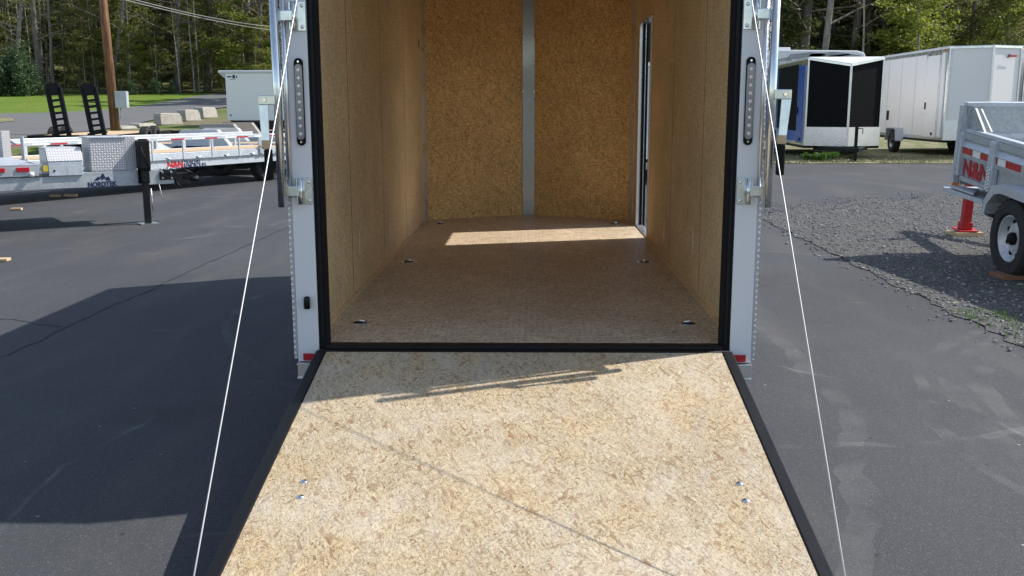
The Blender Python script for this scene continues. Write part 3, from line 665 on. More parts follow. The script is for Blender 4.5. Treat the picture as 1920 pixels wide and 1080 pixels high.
# fender-height deck at the left with its marker lamps
d1 = S1(70, 300)[0]; zd = S1(40, 308)[1]; zl = S1(40, 331)[1]
dk = MB().box(-4.5, d1, -.03, 1.9, zd - .02, zd).build('deck_plate', 'galvp', E, bev=.004)
MB().box(-4.5, d1, -.028, .05, zl, zd - .021).box(-4.5, d1 + .25, .0, .06, zl - .02, zl + .03).build('deck_fascia', 'galv', E, bev=.004)
for xa, xb in ((-12, 8), (30, 54)):
    MB().box(S1(xa, 318)[0], S1(xb, 318)[0], -.045, -.028, S1(40, 322)[1], S1(40, 314)[1]).build('marker_lamp', 'red', E, bev=.004)
MB().box(S1(80, 318)[0], S1(89, 318)[0], -.04, -.03, S1(85, 321)[1], S1(85, 310)[1]).build('warning_label', 'yellow', E)
MB().tube([(S1(54, 326)[0], -.05, S1(54, 327)[1]), (S1(62, 326)[0], -.05, S1(62, 327)[1])], .028, 8).build('clearance_lamp', 'whitevinyl', E, True)
MB().box(d1 - .2, q0 + .02, .0, .05, zl - .02, zd + .0).build('deck_corner', 'galv', E)
for k in range(2): side_wheel(E, -2.2 - k * .9, .18, .38, .38, .22, -1, 'galvp', 'Y')
for k in range(2): side_wheel(E, -2.2 - k * .9, 1.7, .38, .38, .22, -1, 'galvp', 'Y')
# emblem and word
q = S1(192, 349.5); wd = S1(220, 345)[0] - S1(165, 345)[0]
t1 = text('lettering', 'NORDTEK', .082, 'navy', Matrix.Translation((q[0], -.002, q[1])) @ FACE, E, bold=.0035, sx=1.0)
ex = max(v.co.x for v in t1.data.vertices) - min(v.co.x for v in t1.data.vertices)
for v in t1.data.vertices: v.co.x = q[0] + (v.co.x - q[0]) * wd / ex
gm = lambda px, py: (S1(px, py)[0], -.003, S1(px, py)[1])
MB().prism([gm(176, 338.5), gm(184, 331), gm(187, 333), gm(192.5, 324), gm(198, 333), gm(203, 330.5), gm(208, 338.3), gm(199, 338.3), gm(196, 334), gm(191.5, 338.3), gm(189, 334), gm(184, 338.5)], (0, .002, 0)).build('mountain_emblem', 'navy', E)

# the rail-sided deck trailer behind it
ZDK = .66
S2 = Side(atz(285, 289, ZDK), atz(530, 276, ZDK))
E2 = empty('utility_trailer', S2.A, S2.rz, 'galvanised utility trailer with low side rails, planked deck and red lettering behind the tongue', 'trailer')
xl, xr = S2(-60, 290)[0], S2(545, 290)[0] + .4; zr = S2(285, 261)[1]; zs = S2(285, 302)[1]; zbm = .40; W2 = 1.40
MB().box(xl, xr, 0.02, W2 - .02, ZDK - .04, ZDK).build('plank_deck', 'plank', E2)
MB().box(xl, xr, -.04, .02, zs + .002, ZDK + .004).box(xl, xr, W2 - .02, W2 + .04, zs, ZDK + .004).build('deck_frame', 'galvp', E2, bev=.004)
MB().box(xl, xr, .0, .1, zbm, zs).build('main_beam', 'galvp', E2, bev=.004)
MB().box(xl, xr, 1.7, 1.8, zbm, zs).build('main_beam', 'galv', E2)
rl = MB().box(xl, xr, -.045, .02, zr - .035, zr + .03).build('side_rail', 'galvp', E2, bev=.006)
MB().box(xl, xr, W2 - .02, W2 + .045, zr - .035, zr + .03).build('side_rail', 'galvp', E2, bev=.006)
x = xl + .2; k = 0
m1, m2 = MB(), MB()
while x < xr - .3:
    MB().box(x, x + .30, -.0475, -.0452, zr - .026, zr - .002).build('reflective_tape', 'red' if k % 2 else 'whitevinyl', rl); x += .30; k += 1
    if k % 2 == 0: x += .18
sp = S2(340, 280)[0] - S2(283, 280)[0]; s0 = S2(283, 280)[0]
for k in range(-6, 8):
    xx = s0 + k * sp * 1.02
    if not xl < xx < xr: continue
    MB().box(xx - .02, xx + .02, -.052, -.041, zs, zr - .036).box(xx - .025, xx + .025, -.041, -.03, ZDK, zr - .036).build('stake', 'galvp', E2, bev=.003)
    MB().box(xx - .02, xx + .02, W2 + .0, W2 + .04, ZDK + .005, zr - .036).build('stake', 'galvp', E2)
    MB().tube([(xx + sp * .5 + .05 * math.cos(t), -.05, ZDK - .05 + .045 * math.sin(t)) for t in np.linspace(-2.8, -.3, 7)], .008, 6).build('tie_hook', 'zinc', E2, True)
q = S2(485, 265); MB().lathe([(.09, 0), (.10, .01), (.10, .03)], 20, Matrix.Translation((q[0], -.06, q[1])) @ Matrix.Rotation(R(-90), 4, 'Z')).box(q[0] - .05, q[0] + .06, -.075, -.055, q[1] - .22, q[1]).build('spare_mount', 'galv', E2)
fa = S2(283, 280, W2)[0]; fb = S2(326, 280, W2)[0]
MB().prism([(fa - 1.2, W2 + .05, ZDK - .2), (fa - .8, W2 + .05, ZDK + .19), (fb - .45, W2 + .05, ZDK + .19), (fb, W2 + .05, ZDK + .0), (fb, W2 + .05, ZDK - .2)], (0, .28, 0)).build('fender', 'galvp', E2, bev=.01)
for k in range(2):
    side_wheel(E2, xl + 2.3 + k * .85, -.2, .34, .34, .2, -1, 'galvp', 'Y') if False else None
side_wheel(E2, fa + .1, W2 + .2, .34, .34, .2, 1, 'galvp', 'Y')
side_wheel(E2, S2(518, 320)[0], .30, .345, .345, .22, -1, 'black', 'Y')
q = S2(329, 314.5); t2 = text('emblem_letters', 'N&N', .165, 'redpaint', Matrix.Translation((q[0], -.003, q[1])) @ FACE, E2, bold=.007)
q = S2(336.5 + 8, 307.8); text('lettering', 'TRAILERS', .092, 'navy', Matrix.Translation((q[0], -.003, q[1])) @ FACE, E2, bold=.0015, align='LEFT')
q = S2(336.5 + 8, 314.4); text('lettering', 'REMORQUES', .092, 'navy', Matrix.Translation((q[0], -.003, q[1])) @ FACE, E2, bold=.0015, align='LEFT', sx=.98)
for k, px in enumerate((8, 26)):     # pale braces of its front rack
    q = S2(px, 270); pass
def small_utility(name, A, rz, L, W, zd, frame, fend, label, ang=0, rail=0, fh=.3, fl=.75):
    e = empty(name, A, rz, label, 'trailer')
    d = MB().box(0, L, 0, W, zd - .05, zd).build('plank_deck', 'plank', e)
    MB().box(-.03, L + .03, -.05, -.002, zd - .14, zd + .02).box(-.03, L + .03, W + .002, W + .05, zd - .14, zd + .02).box(-.05, -.002, -.05, W + .05, zd - .14, zd + .02).box(L + .002, L + .05, -.05, W + .05, zd - .14, zd + .02).build('frame', frame, e, bev=.004)
    MB().bar((L + .03, .3, zd - .1), (L + 1.3, W / 2, zd - .1), .06, .1).bar((L + .03, W - .3, zd - .1), (L + 1.3, W / 2, zd - .1), .06, .1).build('tongue', frame, e)
    for y0 in (-.33, W + .06):
        c = L * .45
        MB().prism([(c - fl, y0, zd - .02), (c - fl + .25, y0, zd + fh), (c + fl - .25, y0, zd + fh), (c + fl, y0, zd - .02)], (0, .27, 0)).build('fender', fend, e)
        for s in (-1, 1): side_wheel(e, c + s * .38, y0 + .13, .34, .33, .2, -1 if y0 < 0 else 1, 'black', 'Y', n=20)
    if rail:
        MB().box(0, L, -.04, 0, zd + rail, zd + rail + .05).box(0, L, W, W + .04, zd + rail, zd + rail + .05).build('side_rail', frame, e)
        for k in range(6):
            for y0 in (-.04, W): MB().box(L * k / 5 - .02, L * k / 5 + .02, y0, y0 + .04, zd + .02, zd + rail).build('stake', frame, e)
    return e
def by_fender(px, D, L, W, zd, *a, **k):
    p = at(px, 240, D); return small_utility('utility_trailer', (p.x - L * .45, p.y + .2, ground_z(p.x, p.y)), R(3), L, W, zd, *a, **k)
by_fender(372, 20.4, 4.2, 1.3, .66, 'galv', 'galvp', 'galvanised open trailer with grey fenders just behind the railed trailer', fh=.31, fl=.62)
by_fender(407, 23.2, 3.6, 1.5, .62, 'galvp', 'fendergrey', 'open trailer with a broad beige grey fender in front of the concrete blocks', fh=.34, fl=.62)
by_fender(452, 27.4, 4.4, 1.7, .44, 'black', 'black', 'black framed open trailer with pale plank deck below the white box trailer', fh=.26, fl=.75)
# black equipment trailer with its loading ramps stood up
p = at(140, 258, 25.5); gz = ground_z(p.x, p.y)
E3 = empty('equipment_trailer', (p.x, p.y, gz), R(6), 'black equipment trailer behind the others with two ladder ramps standing upright', 'trailer')
MB().box(-1.1, 1.0, .1, 5.5, .42, .50).build('plank_deck', 'plank', E3)
MB().box(-1.2, -1.1, 0, 5.6, .3, .52).box(1.0, 1.1, 0, 5.6, .3, .52).box(-1.1, 1.0, 0, .098, .3, .52).build('frame', 'black', E3)
for px in (108, 172):
    c = (at(px, 262, 25.2) - Vector((p.x, p.y, gz))).x; zt_ = at(px, 155, 25.2).z - gz; zb_ = .45; M = Matrix.Translation((c + .05, -.05, zb_)) @ Matrix.Rotation(R(-7), 4, 'Y'); h = zt_ - zb_
    m = MB().box(-.20, -.115, -.05, .05, 0, h * .92, M).box(.115, .20, -.05, .05, 0, h * .92, M)
    n = 8
    for k in range(n + 1):
        z = h * .92 * k / n; m.box(-.115, .115, -.04, .04, z - .03, z + .03, M)
    m.box(-.115, -.095, -.03, .03, 0, h * .9, M).box(.095, .115, -.03, .03, 0, h * .9, M)
    m.box(-.15, .17, -.05, .05, h * .8, h, M).bar((-.25, -.05, .12), (.25, -.05, .12), .05, .05, M)
    m.build('loading_ramp', 'black', E3)
for s in (-1.3, 1.2): 
    for k in range(2): side_wheel(E3, s, 2.2 + k * .9, .35, .35, .22, 1 if s > 0 else -1, 'black', 'X', n=16)
# rack at the left edge of the picture
p = at(14, 300, 14.1)
E4 = empty('headache_rack', (p.x, p.y, .662), R(8), 'pale galvanised rack of posts and a slanting brace at the left edge', 'rack')
MB().box(.0, .04, 0, .04, .0, at(12, 266, 14.1).z - .662).box(.20, .24, 0, .04, 0, at(40, 256, 14.1).z - .662).build('rack_post', 'galvp', E4)
MB().bar((-.22, .02, at(-8, 236, 14.1).z - .662), (.13, .02, at(30, 272, 14.1).z - .662), .035).build('rack_brace', 'galvp', E4)
MB().box(-.25, .26, .041, .08, .0, .05).build('rack_foot', 'galvp', E4)
p = at(-14, 270, 13.6)
e5 = empty('tool_box', (p.x, p.y, .662), R(8), 'upright tread plate box cut off by the left edge', 'tool box')
MB().box(-.3, .13, 0, .3, .0, at(0, 246, 13.6).z - .662).build('box_body', 'treads', e5, bev=.004); MB().box(-.28, .11, -.01, -.001, .2, .23).build('box_hasp', 'galv', e5)

# scraps of lumber on the asphalt
for px, py, L, W_, H_, rz, lb_ in ((104, 369.5, .17, .07, .04, .1, 'short dark-ended wood scrap on the asphalt, left one of a pair below the emblem'), (133, 369, .20, .08, .045, .05, 'short wood scrap on the asphalt, right one of a pair below the emblem'), (31, 394.5, .15, .07, .035, .15, 'lone small wood scrap on the asphalt left of the pair'), (2, 490, .15, .1, .03, .1, 'tan wood scrap at the left edge beyond the big shadow')):
    p = atz(px, py, 0); o = MB().box(-L / 2, L / 2, -W_ / 2, W_ / 2, .004, H_).build('wood_scrap', 'scrap', None, bev=.003); o.location = (p.x, p.y, 0); o.rotation_euler.z = rz; tag(o, lb_, 'wood', 'wood scraps lying on the asphalt')

# concrete blocks beside the road
for i, (xa, xb, yb, h, lb_) in enumerate(((302, 347, 234.5, 22, 'nearest and largest of the three tall concrete blocks beside the road'), (349, 381, 227, 21, 'middle one of the three tall concrete blocks beside the road'), (382, 413, 221, 20, 'farthest tall concrete block beside the road, next to the white box trailer'), (262, 299, 238.5, 8, 'low flat concrete slab lying left of the tall blocks'), (228, 262, 242.5, 7, 'small low concrete piece nearest the utility pole'))):
    a, b = atg(xa, yb), atg(xb, yb - 2); D = a.y + 3.9; hh = h * D / F; L = (b - a).length
    m = MB().prism([(0, 0, 0), (L, 0, 0), (L - .03, .02, hh * .72), (L - .10, .09, hh), (.10, .09, hh * 1.03), (.02, .02, hh * .75)], (.03, .52, 0)); o = m.build('concrete_block', 'concrete', None, bev=.04); o.location = (a.x, a.y, ground_z(a.x, a.y) - .02); o.rotation_euler.z = math.atan2(b.y - a.y, b.x - a.x) + .1
    tag(o, lb_, 'concrete block', 'concrete blocks lined up beside the road')

# utility pole, meter box, wires
p = atg(217, 250); D = p.y + 3.9
EP = empty('utility_pole', p, 0, 'leaning brown wooden utility pole with a grey meter box by the road', 'pole')
tp = at(193, 0, D); dx = (tp.x - p.x) / (tp.z - p.z)
MB().tube([(0, 0, 0), (dx * 4, 0, 4), (dx * 9, 0, 9)], [.155, .135, .11], 14).build('pole_shaft', 'pole', EP, True)
zc = at(228, 187, D).z - p.z; xc = at(228, 187, D).x - p.x
mb = MB().box(xc - .19, xc + .17, -.1, .12, zc - .27, zc + .28).build('meter_box', 'galv', EP, bev=.01)
MB().box(xc + .174, xc + .20, -.09, .11, zc - .26, zc + .27).build('box_door', 'galvp', mb)
MB().tube([(xc - .05, 0, zc - .27), (xc - .08, 0, zc - .6), (xc - .2, 0, zc - .62)], .02, 6).build('conduit', 'galv', EP, True)
for i, (a, b, lb_) in enumerate(((at(225, -8, 33), at(600, 52, 62), 'upper thin overhead wire running from the pole across the wood'), (at(190, -12, 33), at(640, 66, 62), 'lower thin overhead wire running from the pole across the wood'))):
    pts = []
    for k in range(21):
        t = k / 20; q = a.lerp(b, t); q.z -= 4 * t * (1 - t) * .35; pts.append(q)
    tag(MB().tube(pts, .012, 5).build('overhead_wire', 'cable', None, True), lb_, 'wire', 'overhead wires')

# ------------------------------------------------------------ enclosed trailers
def box_trailer(name, loc, rz, W, L, z0, z1, label, body='white2', nose=.5, nose_mat=None, nose_drop=0., guard='alu', door=None, wheels=1, roofm='white', side_l=None, vents=1, trim='alu', front_panels=None, wheel_at=.4, jack=True, fender='galvp', body_parts=None):
    """origin: ground below the middle of the front corners; local -y points forward, nose toward -y"""
    e = empty(name, loc, rz, label, 'trailer'); h = W / 2; zn = z1 - nose_drop
    MB().box(-h, h, 0.0, L, z0, z1).build('body', body, e, bev=.015)
    MB().box(-h - .012, h + .012, -.0, L + .01, z1 + .001, z1 + .07).build('roof', roofm, e, bev=.02)
    MB().box(-h - .006, h + .006, .01, L, z0 - .07, z0 - .001).build('chassis', 'black', e)
    for s in (-1, 1): MB().box(s * h, s * (h + .012), -.005, .07, z0, z1).build('corner_trim', trim, e)
    for s in (-1, 1):        # joints between the side sheets, clearance lamps under the roof edge
        for k in range(1, int(L / 1.2) + 1):
            if door and s == door[0] and door[1] - .1 < k * 1.2 < door[2] + .1: continue
            if k * 1.2 < L - .1: MB().box(s * h, s * (h + .0025), k * 1.2, k * 1.2 + .022, z0 + .12, z1 - .1).build('panel_seam', 'seamgrey', e)
        MB().box(s * h, s * (h + .006), .07, L, z0, z0 + .09).build('lower_trim', trim, e)
        MB().box(s * h, s * (h + .004), .07, L, z1 - .09, z1).build('upper_trim', trim, e)
        for yy in (.3, L - .3): MB().box(s * (h + .004), s * (h + .03), yy - .05, yy + .05, z1 - .07, z1 - .03).build('clearance_lamp', 'amber', e)
    if nose:
        for s in (-1, 1):
            P = lambda x, y, z: (s * x, y, z)
            gh = z0 + (z1 - z0) * .22
            MB().prism([P(h - .02, -.004, gh), P(.02, -nose, gh), P(.02, -nose, zn), P(h - .02, -.004, z1)], (0, .012, 0)).build('nose_panel', nose_mat or body, e)
            MB().prism([P(h, -.012, z0), P(.0, -nose - .012, z0), P(.0, -nose - .012, gh), P(h, -.012, gh)], (0, .012, 0)).build('stone_guard', guard, e)
            MB().bar(P(h, -.01, z1 + .02), P(0, -nose - .02, zn + .02), .05, .05).bar(P(h - .01, -.02, gh), P(h - .01, -.02, z1), .045, .03).build('nose_trim', trim, e)
        MB().prism([(-h, 0, z1 + .04), (0, -nose - .02, zn + .04), (h, 0, z1 + .04)], (0, 0, .025)).build('roof_cap', roofm, e)
        MB().prism([(-h + .02, 0, z0 + .01), (0, -nose + .02, z0 + .01), (h - .02, 0, z0 + .01)], (0, 0, z1 - z0 - nose_drop - .03)).build('nose_core', 'black', e)
        MB().bar((0, -nose - .02, z0), (0, -nose - .02, zn + .02), .06, .03).build('nose_post', trim, e)
    if jack:
        MB().bar((-h * .7, .1, z0 - .06), (0, -nose - 1.1, z0 - .06), .07, .1).bar((h * .7, .1, z0 - .06), (0, -nose - 1.1, z0 - .06), .07, .1).build('tongue', 'black', e)
        j = MB().box(-.035, .035, -nose - .95, -nose - .88, .03, z0 + .55).box(-.1, .1, -nose - 1.02, -nose - .82, .0, .03).build('jack', 'black', e)
        MB().tube([(0, -nose - .91, z0 + .5), (.16, -nose - .91, z0 + .5), (.16, -nose - .91, z0 + .36)], .013, 6).build('jack_crank', 'black', j)
    for s in (-1, 1):
        for k in range(wheels):
            yy = L * (1 - wheel_at) + (k - (wheels - 1) / 2) * .85
            side_wheel(e, s * (h - .02 + .13), yy, .35, .34, .21, s, 'gunmetal', 'X', 6, n=20)
        y0, y1 = L * (1 - wheel_at) - .5 - (wheels - 1) * .42, L * (1 - wheel_at) + .5 + (wheels - 1) * .42
        xa, xb = sorted((s * (h + .002), s * (h + .25)))
        MB().prism([(xa, y0, .38), (xa, y0 + .1, .78), (xa, y1 - .1, .78), (xa, y1, .38), (xa, y1 - .03, .38), (xa, y1 - .12, .75), (xa, y0 + .12, .75), (xa, y0 + .03, .38)], (xb - xa, 0, 0)).build('fender', fender, e)
    if door:
        s, ya, yb, dm = door
        xa, xb = sorted((s * (h + .001), s * (h + .03))); xc, xd = sorted((s * (h + .001), s * (h + .018)))
        d = MB().box(xa, xb, ya, yb, z0 + .06, z1 - .14).build('door', dm, e, bev=.006)
        MB().box(xc, xd, ya - .06, ya - .003, z0 + .02, z1 - .09).box(xc, xd, yb + .003, yb + .06, z0 + .02, z1 - .09).box(xc, xd, ya - .06, yb + .06, z1 - .138, z1 - .09).box(xc, xd, ya - .06, yb + .06, z0 + .02, z0 + .058).build('door_frame', trim, e)
        xe, xf = sorted((s * (h + .031), s * (h + .06))); MB().box(xe, xf, yb - .14, yb - .08, z0 + .85, z0 + 1.05).build('handle', 'black', d, bev=.01)
        MB().box(xe, xf, ya + .2, ya + .26, z0 + .12, z0 + .2).build('door_stay', 'black', d)
    for k in range(vents):
        MB().box(-.2, .2, L * .45 + k * 2 - .2, L * .45 + k * 2 + .2, z1 + .071, z1 + .17).build('roof_vent', 'white', e, bev=.03)
    return e
# blue and black trailer
pl, pr = at(1512, 200, 27.4), at(1651, 200, 27.4)
b1 = box_trailer('enclosed_trailer', ((pl.x + pr.x) / 2, pl.y, 0), R(-3), pr.x - pl.x, 6.2, .37, 2.70, 'blue enclosed trailer with black V shaped nose panels and silver stone guard', body='blue', nose=.55, nose_mat='blackgloss', nose_drop=.20, door=(-1, .25, 1.0, 'blue'), wheels=2, wheel_at=.42, vents=1)
h = (pr.x - pl.x) / 2
MB().box(-h - .004, -h - .001, 1.12, 4.0, .75, 2.62).build('side_graphic', 'blackgloss', b1)
MB().box(h + .007, h + .011, .08, 6.15, .48, 2.60).build('side_panel', 'whitevinyl', b1)  # added white sheet on the unseen side, bounces neutral light onto the neighbour
# tall white trailer with the walk-in door
wa, wb = at(1772, 200, 27.8), at(1655, 200, 33.0); wr = math.atan2(wb.y - wa.y, wb.x - wa.x) - math.pi / 2
wt = box_trailer('enclosed_trailer', (wa.x + .98 * math.cos(wr), wa.y + .98 * math.sin(wr), 0), wr, 1.95, 5.6, .50, 3.0, 'tall plain white enclosed trailer with grey framed side door and single dark wheel', body='white2', nose=.5, door=(-1, .55, 1.5, 'white2'), wheels=1, wheel_at=.36, trim='alu', guard='alu')
MB().box(-.99, -.979, 4.55, 4.75, 1.0, 1.3).build('fuel_door', 'black', wt)
MB().box(-1.0, -.98, .12, .2, .62, 2.9).build('accent_strip', 'galvp', wt)
x0 = .15
EM = Matrix.Translation((.62, -.245, 2.78)) @ Matrix.Rotation(math.atan2(.5, .98), 4, 'Z')
MB().prism([(-.12, 0, -.03), (.16, 0, -.02), (.20, 0, .035), (-.06, 0, .03)], (0, -.004, 0), EM).build('emblem', 'redpaint', wt)
MB().prism([(-.20, 0, -.05), (-.13, 0, -.05), (-.06, 0, .05), (-.15, 0, .05)], (0, -.005, 0), EM).build('emblem', 'navy', wt)
# neighbour beyond it, cut off by the frame
pn = at(1916, 200, 28.2)
box_trailer('enclosed_trailer', (pn.x + 1.05, pn.y, 0), R(0), 2.1, 6, .5, 3.05, 'white enclosed trailer at the right edge, mostly hidden by its tall white neighbour', body='white', nose=0, wheels=2, trim='chrome', vents=0)
# camper behind the blue trailer
p0, p1 = at(1440, 100, 39), at(1626, 100, 39)
cm = empty('camper', ((p0.x + p1.x) / 2, p0.y, 0), 0, 'white camper with grey swirls along its roof, standing behind the blue trailer', 'camper')
hw = (p1.x - p0.x) / 2; zt_ = at(1500, 93, 39).z
MB().prism([(-hw, 0, .6), (hw, 0, .6), (hw, 0, zt_ - .35), (hw - .1, 0, zt_ - .12), (hw - .4, 0, zt_ - .04), (-hw + .2, 0, zt_), (-hw, 0, zt_ - .15)], (0, 2.4, 0)).build('body', 'white', cm, bev=.05)
m = MB()
for k, (xa, xb, za, zb2) in enumerate(((-1.2, .35, .34, .10), (-.4, 1.3, .30, .09), (.3, 1.75, .34, .16), (-1.7, -.9, .42, .3))):
    m.prism([(xa, -.006, zt_ - za), (xa + (xb - xa) * .4, -.006, zt_ - za - .04), (xb, -.006, zt_ - zb2 - .12), (xb - .1, -.006, zt_ - zb2 - .06), (xa + (xb - xa) * .6, -.006, zt_ - zb2), (xa + .15, -.006, zt_ - zb2 - .07)], (0, .003, 0))
m.build('roof_graphic', 'gunmetal', cm)
m = MB()
for k in range(5): m.box(-hw + .4 + k * .75, -hw + .46 + k * .75, -.02, -.003, zt_ - .52, zt_ - .49)
m.build('marker_lights', 'rubber', cm)
MB().box(-hw + .55, -hw + 1.1, .9, 1.5, zt_ + .002, zt_ + .14).build('roof_vent', 'white', cm, bev=.04)
MB().box(-hw + .1, hw - .1, .2, 2.2, .3, .6).build('chassis', 'black', cm)
for k in range(2): side_wheel(cm, .2 + k * .9, .1, .35, .35, .22, -1, 'galvp', 'Y', n=16)
# white box trailer on the far left
pa = at(424, 180, 37); pb = at(535, 180, 37)
z_ = lambda py, D=37: at(450, py, D).z
gz = ground_z((pa.x + pb.x) / 2, pa.y)
lt = empty('box_trailer', (pa.x, pa.y, gz), R(-3), 'white box trailer with overhanging roof lip and small blue emblem parked by the road', 'trailer')
zb_, zt_ = z_(226) - gz, z_(137) - gz
MB().box(0, 4.6, 0, 2.0, zb_, zt_).build('body', 'whitevinyl', lt, bev=.02)
MB().box(-.26, 4.7, -.04, 2.04, zt_ + .002, zt_ + .10).build('roof', 'white', lt, bev=.02)
MB().prism([(-.24, .0, zt_ + .0), (-.002, 0, zt_ + .0), (-.002, 0, zt_ - .2)], (0, 2.0, 0)).build('roof_bracket', 'galv', lt)
MB().box(.1, 4.5, .1, 1.9, zb_ - .15, zb_ - .002).build('chassis', 'black', lt)
side_wheel(lt, 2.6, .1, .34, .34, .2, -1, 'galvp', 'Y', n=16); side_wheel(lt, 2.6, 1.9, .34, .34, .2, 1, 'galvp', 'Y', n=16)
MB().box(.28, .38, -.004, -.001, zt_ - .19, zt_ - .07).box(.08, .24, -.004, -.001, zt_ - .16, zt_ - .11).box(.42, .46, -.004, -.001, zt_ - .19, zt_ - .1).box(.18, .4, -.004, -.001, zt_ - .235, zt_ - .22).build('emblem', 'navy', lt)
MB().lathe([(.035, 0), (.03, .02)], 10, Matrix.Translation((.14, 0, zb_ + .2)) @ Matrix.Rotation(R(-90), 4, 'Z')).build('marker_lamp', 'navy', lt)
# trailer glimpsed through the open side door
p = at(1209, 200, 19)
box_trailer('enclosed_trailer', (p.x + .75, p.y, 0), R(4), 1.8, 4, .45, 2.2, 'white enclosed trailer glimpsed through the open side door of the big trailer', body='white', nose=.3, wheels=1, vents=0)

# ------------------------------------------------------------ galvanised dump trailer on the right
ZT, ZB, DP = 1.22, .735, R(5.6)
class Pitched:           # vertical plane parallel to the trailer side; local x runs towards the camera, nose jacked up
    A = Vector((4.25, 5.86, 0)); rz = R(-90)
    def __call__(s, px, py):
        d = ray(px, py); t = (s.A.x - CAMP.x) / d.x; p = CAMP + d * t; dx = s.A.y - p.y; return (dx * math.cos(DP) - p.z * math.sin(DP), dx * math.sin(DP) + p.z * math.cos(DP))
S3 = Pitched()
E6 = empty('dump_trailer', S3.A, S3.rz, 'galvanised dump trailer with red lettering and a red jack standing on the gravel', 'trailer')
E6.rotation_euler = (0, DP, S3.rz); DM = Matrix.Translation(S3.A) @ E6.rotation_euler.to_matrix().to_4x4(); DMI = DM.inverted()
inner = 1
LN = 3.1; WD = 1.75; I = inner
def bx(x0, x1, y0, y1, z0, z1): return MB().box(x0, x1, I * y0, I * y1, z0, z1)
sdw = bx(0, LN, .02, .05, ZB, ZT - .02).build('side_panel', 'galv', E6)
bx(0, LN, -.01, .06, ZT - .02, ZT + .02).build('top_rail', 'galvp', E6, bev=.006)
bx(.0, LN, -.012, .018, ZT - .085, ZT - .022).build('side_rib', 'galv', E6, bev=.004)
MB().prism([(0, I * .018, ZT - .09), (0, I * -.03, ZT - .15), (0, I * .018, ZT - .15)], (LN, 0, 0)).build('fold_rib', 'galvp', E6)
bx(0, LN, -.02, .018, ZB, ZB + .045).build('bottom_rail', 'galv', E6, bev=.004)
bx(0, LN, -.012, .018, ZT - .262, ZT - .242).build('side_rib', 'galv', E6)
bx(0, LN, WD - .05, WD, ZB, ZT).build('side_panel', 'galv', E6)
bx(0, LN, .05, WD - .05, ZB, ZB + .05).build('floor', 'galv', E6)
xs_ = [-.05, S3(1866, 300)[0], S3(1866, 300)[0] + .75, S3(1866, 300)[0] + 1.5]
for x in xs_:
    bx(x - .05, x + .05, -.045, .018, ZB + .04, ZT - .02).build('post', 'galvp', E6, bev=.008)
ze = 1.455
ew = bx(-.06, -.02, .0, WD, ZB - .05, ze).build('end_wall', 'galv', E6)
bx(-.09, -.0, -.02, WD + .02, ze - .01, ze + .03).build('end_rail', 'galvp', ew, bev=.006)
bx(-.02, -.0, .02, WD - .02, ZT - .08, ZT - .03).build('wall_rib', 'galvp', ew)
MB().prism([(-.02, I * .03, ZT + .02), (.30, I * .03, ZT + .02), (.05, I * .03, ze - .02), (-.02, I * .03, ze - .02)], (0, I * .02, 0)).build('gusset', 'galv', E6)
MB().bar((.05, I * .09, ze - .03), (.32, I * .09, ZT + .02), .014).build('gusset_edge', 'galv', E6)
MB().bar((-.07, I * -.03, .70), (-.07, I * -.03, ze), .05).build('end_post', 'galvp', E6)
# conspicuity tape
zt1, zt0 = ZT - .162, ZT - .222
def tape(xa, xb, mt): bx(xa, xb, -.0135, -.012, zt0, zt1).build('reflective_tape', mt, E6)
bx(0, LN, -.012, .018, ZT - .240, ZT - .152).build('tape_rail', 'galv', E6)
for a_, b_, mt in ((1803, 1826, 'red'), (1826.3, 1842, 'whitevinyl'), (1842.3, 1855, 'red'), (1864.5, 1875, 'red'), (1875.3, 1892, 'whitevinyl'), (1892.3, 1921, 'red')):
    tape(S3(a_, 280)[0], S3(b_, 290)[0], mt)
qa, qb = S3(1802, 310)[0], S3(1852, 320)[0]
t3 = text('emblem_letters', 'N&N', .34, 'redpaint', Matrix.Identity(4), E6, bold=.009, shear=-.05)
vs = [v.co.copy() for v in t3.data.vertices]; xm, xM = min(v.x for v in vs), max(v.x for v in vs); ym, yM = min(v.y for v in vs), max(v.y for v in vs)
for v in t3.data.vertices:
    fx = (v.co.x - xm) / (xM - xm); v.co = (qa + (qb - qa) * fx, I * (.0185 - .004) - I * .004 * (v.co.z > 0), ZB + .05 + (ZT - .268 - ZB - .055) * (v.co.y - ym) / (yM - ym))
# tarp chain by the post
m = MB(); xx = S3(1863, 330)[0]
for k in range(14): m.lathe([(.012, 0), (.012, .008)], 6, Matrix.Translation((xx + (.02 if k % 2 else -.02), I * -.05, ZT - .26 - k * .016)) @ Matrix.Rotation(R(-90 * I), 4, 'Z'))
m.build('tarp_chain', 'whitevinyl', E6)
